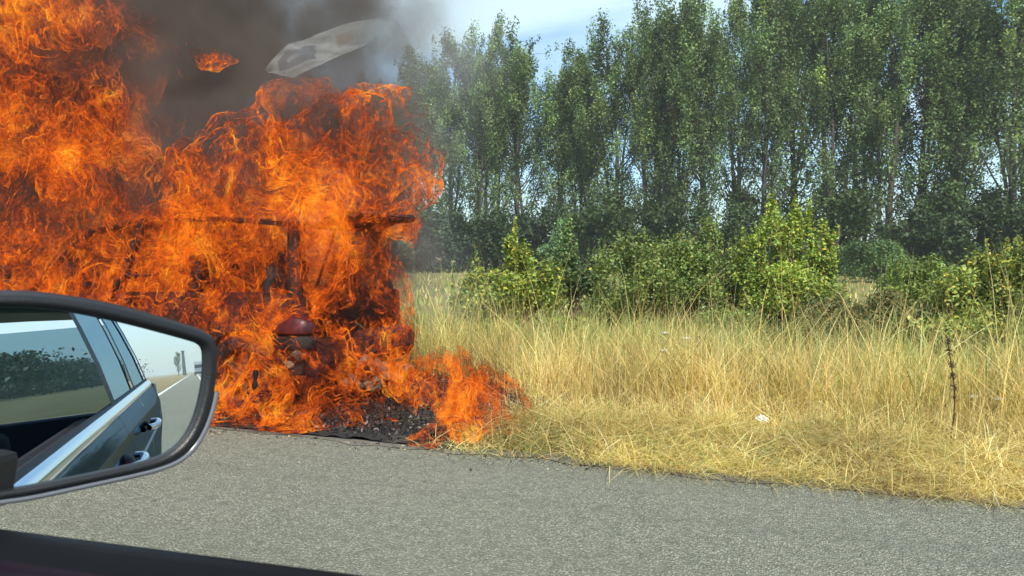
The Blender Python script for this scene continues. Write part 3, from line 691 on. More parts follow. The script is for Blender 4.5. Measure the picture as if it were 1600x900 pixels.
charred_arc([(596, 345), (598, 400), (604, 460), (622, 510), (636, 560)], 6.55, .03)
charred_arc([(400, 575), (398, 610), (405, 640), (402, 665)], 4.82, .018)

# ------------------------------------------------------------------ flames: wrinkled nested sheets pulled out of a turbulent field
def spline_up(c, n):
    """weights that resample m control values to n samples (cubic b-spline)"""
    m = c; u = np.linspace(1, m - 2.001, n); i = np.floor(u).astype(int); f = u - i
    Wm = np.zeros((n, m)); w = [(1 - f) ** 3 / 6, (3 * f ** 3 - 6 * f ** 2 + 4) / 6, (-3 * f ** 3 + 3 * f ** 2 + 3 * f + 1) / 6, f ** 3 / 6]
    for k in range(4):
        Wm[np.arange(n), np.clip(i - 1 + k, 0, m - 1)] += w[k]
    return Wm.astype(np.float32)
def noise3(shape, vox, cell, seed):
    r = np.random.default_rng(seed); ms = [max(4, int(s * v / c) + 4) for s, v, c in zip(shape, (vox,) * 3, cell)]
    g = r.normal(size=ms).astype(np.float32)
    for ax in range(3):
        g = np.moveaxis(np.tensordot(spline_up(ms[ax], shape[ax]), g, axes=(1, ax)), 0, ax)
    return g * 1.6
def fbm(shape, vox, cell, octs, seed, gain=0.55, ridged=False):
    s = np.zeros(shape, np.float32); a = 1; c = np.array(cell, float)
    for o in range(octs):
        n = noise3(shape, vox, c, seed + o)
        s += a * ((0.55 - np.abs(n)) * 1.3 if ridged else n); a *= gain; c = c * 0.5
    return s
def sample(G, I, J, K):
    i = np.clip(I, 0, G.shape[0] - 1.001); j = np.clip(J, 0, G.shape[1] - 1.001); k = np.clip(K, 0, G.shape[2] - 1.001)
    i0, j0, k0 = i.astype(np.int32), j.astype(np.int32), k.astype(np.int32); fi, fj, fk = i - i0, j - j0, k - k0
    r = 0
    for a in (0, 1):
        for bb in (0, 1):
            for c in (0, 1):
                w = (fi if a else 1 - fi) * (fj if bb else 1 - fj) * (fk if c else 1 - fk)
                r = r + G[i0 + a, j0 + bb, k0 + c] * w
    return r
def build_fire(name, blobs, cuts, lo, hi, vox, isos, mat, seed, amp=0.55, cell=(.46, .46, .6), octs=5, warp=0.16, sharp=1.0):
    """blobs: (x,y,z, rx,ry,rz, heat)"""
    import openvdb
    lo = np.array(lo); hi = np.array(hi); shp = tuple(((hi - lo) / vox).astype(int) + 1)
    ax = [np.arange(s, dtype=np.float32) * vox + l for s, l in zip(shp, lo)]
    D = np.full(shp, -3.0, np.float32); Hs = np.zeros(shp, np.float32); Ws = np.full(shp, 1e-4, np.float32)
    def put(bl, fn):
        sl = []
        for a in range(3):
            rr = bl[3 + a] * 2.0
            i0 = max(0, int((bl[a] - rr - lo[a]) / vox)); i1 = min(shp[a], int((bl[a] + rr - lo[a]) / vox) + 2)
            if i1 <= i0: return
            sl.append(slice(i0, i1))
        X = ax[0][sl[0]][:, None, None]; Y = ax[1][sl[1]][None, :, None]; Z = ax[2][sl[2]][None, None, :]
        d = np.sqrt(((X - bl[0]) / bl[3]) ** 2 + ((Y - bl[1]) / bl[4]) ** 2 + ((Z - bl[2]) / bl[5]) ** 2)
        fn(tuple(sl), d, bl)
    def add(sl, d, bl):
        v = 1 - d; cur = D[sl]; h = np.clip(0.5 + 0.5 * (v - cur) / 0.3, 0, 1)
        D[sl] = cur * (1 - h) + v * h + 0.3 * h * (1 - h)
        w = np.exp(-2.2 * d * d); Hs[sl] += w * bl[6]; Ws[sl] += w
    for bl in blobs: put(bl, add)
    def cut(sl, d, bl): D[sl] = D[sl] - bl[6] * np.clip(1.35 - d, 0, 1.35)
    for bl in cuts: put(bl, cut)
    nzv = fbm(shp, vox, cell, octs, seed, 0.6, ridged=True)
    I, J, K = np.meshgrid(*[np.arange(s, dtype=np.float32) for s in shp], indexing='ij')
    wx = fbm(shp, vox, (.3, .3, .38), 3, seed + 20, 0.55); wz = fbm(shp, vox, (.3, .3, .38), 3, seed + 30, 0.55); wy = fbm(shp, vox, (.3, .3, .38), 2, seed + 40)
    k = warp / vox
    F = sample(nzv, I + wx * k, J + wy * k * .6, K + wz * k); Dw = sample(D, I + wx * k * .7, J, K + wz * k * .9)
    D = Dw * sharp + amp * F; heat = Hs / Ws
    D[0] = D[-1] = D[:, 0] = D[:, -1] = D[:, :, 0] = D[:, :, -1] = -3
    hnoise = fbm(shp, vox, (.7, .7, .9), 3, seed + 60)
    Vs, Fs, Cs, off = [], [], [], 0
    for iso, hb in isos:
        g = openvdb.FloatGrid(-3.0); g.copyFromArray(np.ascontiguousarray(D - iso)); p, q = g.convertToQuads(0.0)
        h = sample(heat, p[:, 0], p[:, 1], p[:, 2]) + hb + 0.12 * sample(hnoise, p[:, 0], p[:, 1], p[:, 2])
        Vs.append(p * vox + lo); Fs.append(q.astype(np.int64) + off); Cs.append(h); off += len(p)
    V = np.concatenate(Vs); F = np.concatenate(Fs); C = np.concatenate(Cs)
    print(name, 'quads', len(F), shp, round(time.time() - T0, 1))
    me = mesh_np(name, V, F, np.clip(C, -1, 2), 'heat'); return link_mesh(name, me, mat, smooth=True)
def fire_mat(name, opacity=0.9, strength=1.0, scale=1.0):
    b = MatB(name); tc = b.n('ShaderNodeTexCoord'); P = tc.outputs['Object']
    hA = b.n('ShaderNodeAttribute', attribute_name='heat').outputs['Fac']
    wn = b.noise(P, 3.4 * scale, 4, 0.6); wv = b.n('ShaderNodeVectorMath', {0: wn.outputs['Color'], 1: (0.5, 0.5, 0.5)}, operation='SUBTRACT')
    ws = b.n('ShaderNodeVectorMath', {0: wv.outputs[0]}, operation='SCALE'); ws.inputs['Scale'].default_value = 0.30 / scale
    PW = b.n('ShaderNodeVectorMath', {0: P, 1: ws.outputs[0]}, operation='ADD').outputs[0]
    mpd = b.n('ShaderNodeMapping', {'Vector': PW, 'Scale': (1.0, 1.0, 0.62)}).outputs[0]
    fl = b.noise(mpd, 6.5 * scale, 8, 0.66, 0.45)                      # tongues
    f2 = b.noise(mpd, 24 * scale, 5, 0.6, 0.7)                        # filaments
    lw = b.noise(PW, 1.5 * scale, 3, 0.5)
    rid = b.math('SUBTRACT', 1.0, b.math('ABSOLUTE', b.math('MULTIPLY', b.math('SUBTRACT', f2.outputs[0], 0.5), 5.0)), clamp=True)   # thin bright threads
    geo = b.n('ShaderNodeNewGeometry'); dt = b.n('ShaderNodeVectorMath', {0: geo.outputs['Normal'], 1: geo.outputs['Incoming']}, operation='DOT_PRODUCT')
    fac = b.math('ABSOLUTE', dt.outputs['Value'])
    thick = b.math('DIVIDE', 0.38, b.math('ADD', fac, 0.12))            # a sheet seen edge-on is longer to look through
    T = b.math('ADD', b.math('MULTIPLY_ADD', hA, 0.88, 0.0), b.math('MULTIPLY', b.math('SUBTRACT', fl.outputs[0], 0.5), 2.3))
    f3 = b.noise(mpd, 58 * scale, 3, 0.6, 0.4); T = b.math('ADD', T, b.math('MULTIPLY', rid, 0.20)); T = b.math('ADD', T, b.math('MULTIPLY', b.math('SUBTRACT', f2.outputs[0], 0.5), 0.9)); T = b.math('ADD', T, b.math('MULTIPLY', b.math('SUBTRACT', f3.outputs[0], 0.5), 0.5)); T = b.math('ADD', T, b.math('MULTIPLY', b.math('SUBTRACT', lw.outputs[0], 0.5), 1.6))
    T = b.math('ADD', T, b.math('MULTIPLY', b.math('SUBTRACT', thick, 0.6), 0.10))
    colr = b.ramp(T, [(0.05, (0.030, 0.010, 0.005)), (0.20, (0.16, 0.022, 0.005)), (0.36, (0.60, 0.080, 0.006)), (0.50, (0.84, 0.17, 0.008)), (0.68, (0.95, 0.32, 0.016)), (0.88, (1.0, 0.50, 0.035)), (1.0, (1.0, 0.70, 0.14))])
    tau = b.math('MULTIPLY', thick, b.math('MULTIPLY', opacity * 9.5, b.math('MULTIPLY', b.rng(T, 0.0, 0.45, 0.16, 1.0), b.rng(hA, -0.05, 0.50, 0.07, 1.0))))
    fray = b.math('ADD', b.math('MULTIPLY', b.math('SUBTRACT', f3.outputs[0], 0.5), 3.0), b.math('MULTIPLY', b.math('SUBTRACT', f2.outputs[0], 0.5), 5.0))
    fray = b.rng(b.math('ADD', fray, b.math('MULTIPLY', hA, 2.2)), -0.3, 0.9, 0.16, 1.0)
    tau = b.math('MULTIPLY', tau, fray)
    al = b.math('SUBTRACT', 1.0, b.math('EXPONENT', b.math('MULTIPLY', tau, -1.0)), clamp=True)
    em = b.n('ShaderNodeEmission', {'Color': colr, 'Strength': strength}); tr = b.n('ShaderNodeBsdfTransparent')
    mx = b.n('ShaderNodeMixShader', {0: al, 1: tr.outputs[0], 2: em.outputs[0]})
    m = b.surf(mx.outputs[0]); m.cycles.emission_sampling = 'NONE'; return m
M_FIRE = fire_mat('flame', 0.9, 0.95)
M_FIRE2 = fire_mat('grass_flame', 0.8, 1.05, 1.8)
def blob_px(px, py, rx, ry, Y, heat, ky=1.0, kyr=None):
    c = on_Y(px, py, Y); t = np.linalg.norm(c - EYE) / np.linalg.norm(ray(px, py)); k = t / FPX
    ryy = kyr if kyr is not None else min(0.75, max(rx * k * ky, .15))
    return (c[0], c[1], c[2], rx * k, ryy, ry * k, heat)
B = [blob_px(*a) for a in [
 (20, 40, 120, 110, 5.5, .55), (95, 120, 100, 110, 5.4, .62), (60, 200, 120, 90, 5.4, .85), (-60, 150, 110, 160, 5.6, .7), (150, 60, 90, 80, 5.9, .15), (190, 130, 50, 80, 5.9, .02),
 (150, 215, 80, 80, 5.5, .45), (-30, 350, 90, 80, 5.5, .25), (40, 380, 90, 80, 5.3, .30), (110, 330, 80, 80, 5.4, .45), (20, 440, 110, 70, 5.2, .65), (130, 410, 90, 90, 5.2, .75),
 (215, 215, 40, 60, 5.4, .6), (285, 205, 32, 60, 5.4, .55), (310, 235, 30, 50, 5.4, .45), (190, 300, 100, 80, 5.3, .8), (255, 290, 90, 80, 5.3, .85), (300, 370, 110, 90, 5.1, 1.0), (240, 430, 130, 90, 5.1, 1.0), (350, 430, 90, 90, 5.0, .85),
 (350, 350, 60, 60, 5.2, .8), (395, 300, 60, 70, 5.4, .75), (430, 250, 60, 80, 5.5, .65), (455, 200, 46, 50, 5.7, .3), (425, 160, 34, 40, 5.8, .0), (585, 395, 28, 50, 6.3, .5), (625, 350, 20, 24, 6.2, .6), (500, 200, 50, 60, 5.6, .55), (545, 200, 50, 50, 5.5, .65), (578, 235, 42, 46, 5.4, .75),
 (590, 285, 36, 40, 5.3, .85), (540, 275, 80, 50, 5.3, 1.15), (490, 290, 60, 50, 5.4, 1.0), (470, 340, 60, 50, 5.5, .5), (560, 350, 36, 45, 5.9, .35), (545, 400, 60, 50, 6.0, .25), (440, 400, 60, 60, 5.3, .55), (420, 440, 60, 60, 5.1, .75),
 (480, 440, 50, 50, 5.5, .6), (490, 380, 36, 50, 4.95, .35), (480, 430, 30, 30, 4.95, .6), (592, 325, 40, 20, 6.0, .8), (606, 300, 24, 26, 5.8, .7), (300, 470, 70, 34, 4.75, .85), (385, 462, 50, 34, 4.8, .7), (440, 470, 40, 20, 4.8, .5), (590, 470, 24, 30, 6.2, .5), (560, 325, 50, 18, 5.2, .7), (500, 330, 40, 14, 5.1, .8), (555, 445, 55, 45, 5.6, .65), (585, 410, 35, 35, 5.9, .55), (520, 500, 35, 60, 5.3, .65), (590, 530, 38, 60, 5.5, .85), (370, 500, 55, 70, 4.95, .6), (340, 560, 60, 70, 4.95, .6), (395, 560, 40, 50, 4.9, .6),
 (440, 600, 50, 55, 4.9, .7), (350, 630, 50, 45, 4.85, .35), (430, 645, 70, 35, 4.75, .8), (500, 640, 60, 42, 4.8, .85), (565, 640, 60, 34, 4.85, .85), (620, 615, 40, 40, 5.0, .85), (240, 352, 110, 26, 4.8, .8), (400, 352, 60, 24, 4.85, .7), (330, 400, 90, 40, 4.75, .95), (520, 600, 50, 36, 4.85, .6), (600, 545, 34, 44, 5.2, .85), (585, 285, 44, 36, 5.2, 1.0), (520, 260, 60, 36, 5.2, 1.1), (545, 560, 30, 40, 5.2, .4), (610, 590, 40, 55, 5.4, .85), (630, 625, 34, 30, 5.3, .8), (500, 590, 40, 40, 4.95, .55),
 (120, 500, 150, 100, 5.1, .7), (250, 540, 130, 110, 5.0, .7), (150, 600, 200, 80, 4.95, .6),
]]
CU = [blob_px(a[0], a[1], a[2], a[3], a[4], a[5], 1.0, a[6] if len(a) > 6 else None) for a in [
 (350, 210, 48, 110, 5.6, 4.5, 1.6), (340, 110, 90, 110, 5.6, 4.5, 1.6), (240, 70, 62, 90, 5.6, 3.5, 1.5), (225, 150, 34, 50, 5.6, 2.0, 1.4), (395, 70, 70, 70, 5.6, 3.5, 1.5), (400, 170, 30, 50, 5.6, 1.6, 1.2), (560, 120, 70, 36, 5.6, 2.0, 1.2), (470, 120, 60, 40, 5.6, 1.6, 1.2),
 (25, 275, 74, 42, 5.3, 2.6, 1.0), (0, 340, 40, 30, 5.2, 1.2), (455, 507, 46, 26, 4.75, 1.2), (465, 550, 34, 20, 4.8, .9), (575, 592, 46, 24, 4.9, .9), (505, 375, 46, 38, 5.2, 1.5), (545, 485, 38, 26, 5.1, 1.3), (385, 612, 26, 38, 4.75, 1.6),
 (190, 450, 26, 28, 4.7, 1.4), (8, 430, 24, 30, 4.7, 1.2), (645, 440, 30, 90, 5.6, 2.5, 1.3), (700, 240, 50, 130, 5.4, 3.5, 1.4), (672, 370, 38, 50, 5.6, 2.6, 1.4), (352, 275, 30, 60, 5.6, 3.0, 1.3), (255, 175, 22, 34, 5.4, 1.2, 1.0), (410, 185, 16, 50, 5.5, 1.2, 1.0),
]]
fl = build_fire('flames', B, CU, (-8.6, 4.50, 0.0), (-2.45, 6.7, 4.9), 0.024, ((0.02, -.16), (0.36, .06), (0.72, .2)), M_FIRE, 200, amp=0.62, warp=0.21)
tag(fl, 'great orange flames rolling off the burning car and high above its roof', 'fire', kind='stuff')
Bd = [blob_px(*a) for a in [(300, 118, 16, 11, 5.6, .12), (328, 103, 18, 11, 5.6, .2), (312, 88, 11, 8, 5.6, .0), (285, 125, 12, 7, 5.6, .0)]]
fl2 = build_fire('flame_wisp', Bd, [], (-6.9, 5.1, 2.6), (-4.4, 6.1, 3.9), 0.018, ((0.0, -.22), (0.35, -.05)), M_FIRE, 260, amp=0.85, cell=(.20, .20, .25), warp=.14)
tag(fl2, 'small reddish flame floating detached in the dark smoke above the main fire', 'fire', kind='stuff')
Bg = []
for (px, py, rx, ry, heat) in [(px_ - 12, py_, rx_ * 1.25, ry_ * 1.15, h_) for (px_, py_, rx_, ry_, h_) in [(672, 596, 16, 24, .5), (700, 600, 20, 26, .5), (736, 622, 20, 26, .75), (758, 636, 26, 28, .95), (782, 640, 22, 24, .9), (800, 650, 14, 12, .8), (715, 575, 16, 26, .2), (690, 565, 12, 18, .1), (745, 605, 18, 24, .4), (690, 690, 18, 6, .5), (645, 690, 12, 5, .4), (748, 664, 20, 12, .7)]]:
    base = on_ground(px, min(700, py + ry + 8)) if py < 680 else on_ground(px, py + 4)
    Bg.append(blob_px(px, py, rx, ry, max(base[1], 4.7), heat, 1.0))
fl3 = build_fire('grass_fire', Bg, [], (-3.7, 4.5, 0.0), (-.9, 6.3, 1.25), 0.014, ((0.0, -.1), (0.3, .1)), M_FIRE2, 300, amp=0.95, cell=(.15, .15, .22), warp=.08)
tag(fl3, 'low orange flames creeping through the dry grass right of the charred patch', 'fire', kind='stuff')

# ------------------------------------------------------------------ smoke
def smoke(name, blobs, lo, hi, dens, color, label, seed, absorb=None, nscale=1.1, edge=(0.0, 0.9), step=0.16, amp=1.1, aniso=0.0):
    """one closed box of smoke whose density falls off around the given plume centres (x,y,z,r)"""
    b = MatB(name); tc = b.n('ShaderNodeNewGeometry'); P = tc.outputs['Position']
    wn = b.noise(P, nscale * .8, 3, 0.6); wv = b.n('ShaderNodeVectorMath', {0: wn.outputs['Color'], 1: (0.5, 0.5, 0.5)}, operation='SUBTRACT')
    ws = b.n('ShaderNodeVectorMath', {0: wv.outputs[0]}, operation='SCALE'); ws.inputs['Scale'].default_value = 1.1
    PW = b.n('ShaderNodeVectorMath', {0: P, 1: ws.outputs[0]}, operation='ADD').outputs[0]
    acc = None
    for (x, y, z, rad, wgt) in blobs:
        d = b.n('ShaderNodeVectorMath', {0: PW, 1: (x, y, z)}, operation='DISTANCE')
        v = b.math('MULTIPLY', b.math('SUBTRACT', 1.0, b.math('DIVIDE', d.outputs['Value'], rad), clamp=True), wgt)
        acc = v if acc is None else b.math('MAXIMUM', acc, v)
    nn = b.noise(PW, nscale * 1.6, 4, 0.6)
    f = b.math('MULTIPLY', acc, b.rng(nn.outputs[0], 0.32, 0.62, 0.0, amp))
    f = b.math('MULTIPLY', b.math('POWER', b.math('MULTIPLY', f, 1.0, clamp=True), 1.3), dens)
    v = b.n('ShaderNodeVolumePrincipled', {'Color': col4(color), 'Density': f, 'Anisotropy': aniso})
    b.t.links.new(v.outputs[0], b.out.inputs['Volume']); m = b.m
    m.cycles.volume_step_rate = 1.0
    bm = bmesh.new(); lo = np.array(lo); hi = np.array(hi); c = (lo + hi) / 2; s = hi - lo
    bmesh.ops.create_cube(bm, size=1, matrix=Matrix.Translation(c) @ Matrix.Diagonal((*s, 1)))
    o = link_mesh(name, bm_mesh(name, bm), m); tag(o, label, 'smoke', kind='stuff'); return o
def sp(px, py, Y, r, w=1.0):
    c = on_Y(px, py, Y); return (c[0], c[1], c[2], r, w)
smoke('dark_smoke', [sp(300, 60, 6.4, 1.7), sp(350, 230, 6.2, 1.1), sp(120, 120, 6.4, 2.0), sp(20, 280, 6.2, 1.3), sp(420, 60, 6.6, 1.4, .7), sp(520, 60, 6.9, 1.3, .42), sp(540, 380, 6.3, .9), sp(120, 350, 6.3, 1.6), sp(580, 70, 7.2, 1.0, .35), sp(520, 215, 6.3, 1.1, 1.0), sp(440, 250, 6.2, 1.0, 1.0), sp(470, -60, 6.8, 1.4, .5), sp(300, 380, 6.3, 1.6, .8)],
      (-11, 5.1, 0.3), (-1.2, 8.3, 6.2), 10.0, (0.22, 0.185, 0.16), 'dense dark smoke rolling up behind and between the flames', 1)
smoke('pale_smoke', [sp(650, 60, 8.6, 1.5, .5), sp(640, 200, 8.8, 1.1, .35), sp(600, -20, 8.6, 1.8, .7), sp(660, 380, 8.8, .8, .35), sp(640, 300, 8.8, .8, .3), sp(690, 500, 8.6, 1.0, .32), sp(620, 440, 8.6, 1.0, .4), sp(540, 120, 8.6, 1.2, .6)],
      (-9, 8.32, 0.1), (0.5, 10.2, 7.0), 2.0, (0.66, 0.67, 0.68), 'thin pale smoke drifting across the left end of the treeline', 2, amp=1.0)

# reflection of a paper in the window glass, added as a see-through sheet
b = MatB('painted_reflection'); tc = b.n('ShaderNodeTexCoord'); UV = tc.outputs['UV']
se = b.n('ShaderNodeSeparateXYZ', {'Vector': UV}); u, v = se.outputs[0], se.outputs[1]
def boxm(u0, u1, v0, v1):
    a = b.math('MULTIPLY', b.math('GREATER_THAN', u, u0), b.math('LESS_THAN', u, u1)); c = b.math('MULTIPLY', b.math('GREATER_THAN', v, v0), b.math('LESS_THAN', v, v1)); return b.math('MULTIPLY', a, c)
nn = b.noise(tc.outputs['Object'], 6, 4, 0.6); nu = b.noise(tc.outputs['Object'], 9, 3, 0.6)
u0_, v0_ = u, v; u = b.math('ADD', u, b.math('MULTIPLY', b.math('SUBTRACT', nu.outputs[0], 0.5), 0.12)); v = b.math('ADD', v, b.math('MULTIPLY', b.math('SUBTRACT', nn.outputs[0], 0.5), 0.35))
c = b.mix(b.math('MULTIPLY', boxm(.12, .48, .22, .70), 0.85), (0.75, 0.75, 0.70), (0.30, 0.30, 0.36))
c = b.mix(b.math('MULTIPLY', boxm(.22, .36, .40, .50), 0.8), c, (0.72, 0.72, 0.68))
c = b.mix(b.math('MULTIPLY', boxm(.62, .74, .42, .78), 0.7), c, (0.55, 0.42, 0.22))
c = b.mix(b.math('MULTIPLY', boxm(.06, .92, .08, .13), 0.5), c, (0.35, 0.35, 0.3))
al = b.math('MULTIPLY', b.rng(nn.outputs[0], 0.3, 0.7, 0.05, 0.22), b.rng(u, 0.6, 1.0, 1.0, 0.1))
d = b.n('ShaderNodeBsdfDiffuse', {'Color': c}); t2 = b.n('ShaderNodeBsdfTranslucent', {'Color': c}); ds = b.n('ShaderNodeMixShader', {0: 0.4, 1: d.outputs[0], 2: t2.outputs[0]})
tr = b.n('ShaderNodeBsdfTransparent'); M_REFLECTION = b.surf(b.n('ShaderNodeMixShader', {0: al, 1: tr.outputs[0], 2: ds.outputs[0]}).outputs[0])
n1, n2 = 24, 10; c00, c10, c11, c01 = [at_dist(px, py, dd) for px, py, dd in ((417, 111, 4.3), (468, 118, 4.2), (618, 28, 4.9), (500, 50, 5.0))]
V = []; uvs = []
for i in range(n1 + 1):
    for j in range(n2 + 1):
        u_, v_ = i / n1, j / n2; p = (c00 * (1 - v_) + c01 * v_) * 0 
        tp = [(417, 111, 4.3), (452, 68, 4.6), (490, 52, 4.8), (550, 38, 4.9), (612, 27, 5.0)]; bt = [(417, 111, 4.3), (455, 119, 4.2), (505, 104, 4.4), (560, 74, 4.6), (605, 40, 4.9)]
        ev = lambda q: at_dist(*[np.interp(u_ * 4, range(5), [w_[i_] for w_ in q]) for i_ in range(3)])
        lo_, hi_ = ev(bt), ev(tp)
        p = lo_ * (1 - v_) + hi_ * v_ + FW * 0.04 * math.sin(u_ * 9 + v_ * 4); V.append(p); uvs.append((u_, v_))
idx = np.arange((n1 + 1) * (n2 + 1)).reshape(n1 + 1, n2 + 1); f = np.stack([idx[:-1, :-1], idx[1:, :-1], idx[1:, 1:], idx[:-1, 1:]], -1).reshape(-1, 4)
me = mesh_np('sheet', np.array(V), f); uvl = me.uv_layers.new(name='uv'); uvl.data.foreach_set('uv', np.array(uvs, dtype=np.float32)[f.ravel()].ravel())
o = link_mesh('reflection_sheet', me, M_REFLECTION, smooth=True); tag(o, 'faint window-glass reflection of printed paper, added as a translucent sheet above the flames', 'sheet')

# ------------------------------------------------------------------ the car we look out of
b = MatB('car_paint'); fr = b.n('ShaderNodeFresnel', {'IOR': 1.5}); df = b.n('ShaderNodeBsdfDiffuse', {'Color': (0.008, 0.016, 0.028, 1)}); gl = b.n('ShaderNodeBsdfGlossy', {'Color': (0.12, 0.17, 0.23, 1), 'Roughness': 0.03})
M_PAINT = b.surf(b.n('ShaderNodeMixShader', {0: fr.outputs[0], 1: df.outputs[0], 2: gl.outputs[0]}).outputs[0])
M_CHROME = principled('chrome_trim', (0.72, 0.74, 0.76), 0.12, 1.0)
M_PLASTIC = principled('black_plastic', (0.012, 0.012, 0.012), 0.38, bump=0.15, bscale=300)
M_RUBBER = principled('window_seal', (0.004, 0.004, 0.005), 0.5, spec=0.14)
M_TRIM = principled('maroon_door_trim', (0.010, 0.006, 0.010), 0.5, spec=0.10)
M_INNER = principled('dark_cabin_cloth', (0.02, 0.022, 0.026), 0.8)
M_GLASS = MatB('tinted_glass')
gb = M_GLASS; gl = gb.n('ShaderNodeBsdfGlossy', {'Color': (0.30, 0.40, 0.46, 1), 'Roughness': 0.0}); tr = gb.n('ShaderNodeBsdfTransparent', {'Color': (0.30, 0.42, 0.48, 1)}); fr = gb.n('ShaderNodeFresnel', {'IOR': 1.6})
M_GLASS = gb.surf(gb.n('ShaderNodeMixShader', {0: gb.math('ADD', gb.math('MULTIPLY', fr.outputs[0], 1.0), 0.05, clamp=True), 1: tr.outputs[0], 2: gl.outputs[0]}).outputs[0])
mb = MatB('mirror_silver'); gl = mb.n('ShaderNodeBsdfGlossy', {'Color': (0.80, 0.86, 0.86, 1), 'Roughness': 0.0}); M_MIRROR = mb.surf(gl.outputs[0])
mycar = empty('passenger_car', (0.8, 0, 0)); tag(mycar, 'dark glossy car with its black wing mirror in front of the flames', 'car')
OFF = Vector((-0.8, 0, 0))
def mpart(name, V, F, mat, parent=mycar, smooth=True):
    return link_mesh(name, mesh_np(name, np.asarray(V) + (-0.8, 0, 0), F), mat, parent, smooth)
def belt(x): return 0.972 + 0.032 * (np.asarray(x) + 0.82)
def taper(x): return 0.0 - 0.05 * np.clip((np.asarray(x) - 3.0) / 1.2, 0, 1) ** 2 - 0.0 * np.asarray(x)
def side_strip(name, x0, x1, prof, mat, nx=40, zref=True, parent=mycar, thick=None):
    """prof: list of (y, dz from belt) ; sweeps along the car side"""
    X = np.linspace(x0, x1, nx); V = []
    for x in X:
        for (y, dz) in prof: V.append((x, y + taper(x), belt(x) + dz))
    m = len(prof); i = np.arange(nx - 1)[:, None] * m; j = np.arange(m - 1)[None, :]
    F = np.stack([i + j, i + m + j, i + m + j + 1, i + j + 1], -1).reshape(-1, 4)
    return mpart(name, V, F, mat, parent)
YB = 0.60
lower = [(YB + .03, -.72), (YB + .05, -.60), (YB + .035, -.50), (YB + .045, -.38), (YB + .06, -.26), (YB + .055, -.15), (YB + .03, -.07), (YB + .012, -.03)]
# front door, rear door, quarter, each its own skin with shut-line gaps
fd = side_strip('front_door', -0.95, 1.042, lower, M_PAINT)
rd = side_strip('rear_door', 1.048, 2.08, lower, M_PAINT)
side_strip('rear_quarter', 2.086, 4.1, lower, M_PAINT)
side_strip('front_wing', -2.3, -0.956, [(y, dz - .02) for y, dz in lower], M_PAINT)
cs = [(YB + .012, -.03), (YB + .020, -.020), (YB + .022, -.006), (YB + .014, .010), (YB + .004, .014)]
side_strip('beltline_trim', -0.93, 3.1, cs, M_CHROME)
side_strip('window_seal', -0.93, 3.1, [(YB + .004, .014), (YB - .006, .022), (YB - .020, .018), (YB - .030, .0)], M_RUBBER)
side_strip('door_trim', -1.4, 0.745, [(YB - .030, .0), (YB - .036, -.006), (YB - .060, .002), (YB - .085, -.004), (YB - .105, -.03), (YB - .12, -.10), (YB - .13, -.40)], M_TRIM)
gls = [(YB - .010, .016), (YB - .05, .16), (YB - .10, .30), (YB - .15, .42)]
rg = side_strip('rear_window', 1.12, 2.02, gls, M_GLASS); qg = side_strip('quarter_window', 2.12, 3.0, gls, M_GLASS)
mpart('far_window', [(-.9, -1.72, 1.03), (2.6, -1.72, 1.10), (2.2, -1.58, 1.5), (-.2, -1.58, 1.47)], np.array([[0, 1, 2, 3]]), M_GLASS, smooth=False)
mpart('rear_screen', [(4.0, -1.3, .93), (4.0, .46, .93), (3.7, .40, 1.5), (3.7, -1.2, 1.5)], np.array([[0, 1, 2, 3]]), M_GLASS, smooth=False)
def bar(name, pts, r, mat, parent=mycar, sides=8):
    TV, TF = tube_np([np.array(pts, float)], [np.full(len(pts), r)], sides); return mpart(name, TV, TF, mat, parent)
def pil(x, dx, w, name='door_pillar', mat=M_RUBBER):
    prof = [(y + .008, dz) for y, dz in gls]; V = []
    for (y, dz) in prof:
        xx = x + dx * dz
        for s in (-w, w): V.append((xx + s, y + taper(xx), belt(xx) + dz))
    F = np.array([[2 * i, 2 * i + 1, 2 * i + 3, 2 * i + 2] for i in range(3)]); mpart(name, V, F, mat, smooth=False)
pil(1.045, 0.05, .075); pil(2.07, .1, .045); pil(3.06, -.5, .06)
side_strip('roof_rail', 0.90, 3.0, [(YB - .14, .405), (YB - .15, .43), (YB - .17, .45)], M_CHROME)
# roof, rear body, far side, cabin
def boxpart(name, c, s, mat, bev=0.02, parent=mycar):
    bm = bmesh.new(); box_bm(bm, *c, *s, bevel=bev); bmesh.ops.translate(bm, verts=bm.verts, vec=OFF); return link_mesh(name, bm_mesh(name, bm), mat, parent, False)
V = []; xs2 = np.linspace(0.75, 3.65, 12)
for x in xs2:
    for y in np.linspace(-1.6, .44, 9): V.append((x, y, 1.47 + .05 * (1 - ((y + .58) / 1.1) ** 2) + .05))
F = np.array([[i * 9 + j, i * 9 + j + 1, (i + 1) * 9 + j + 1, (i + 1) * 9 + j] for i in range(11) for j in range(8)]); mpart('roof', V, F, M_PAINT)
boxpart('rear_body', (4.08, -.53, .70), (.12, 2.16, .45), M_PAINT, .03)
tlp = boxpart('tail_light', (3.96, .575, 1.02), (.30, .06, .13), M_LENS, .02)
boxpart('far_side', (1.0, -1.72, .72), (4.6, .06, .62), M_PAINT, .02)
boxpart('cabin_floor', (1.0, -.56, .36), (4.4, 2.2, .05), M_INNER, .01)
for y in (-.45, -1.1):
    boxpart('front_seat', (.42, y, .95), (.16, .5, .62), M_INNER, .06); boxpart('headrest', (.50, y, 1.36), (.10, .26, .17), M_INNER, .04)
boxpart('rear_seat', (1.75, -.56, .72), (.2, 1.4, .5), M_INNER, .06)
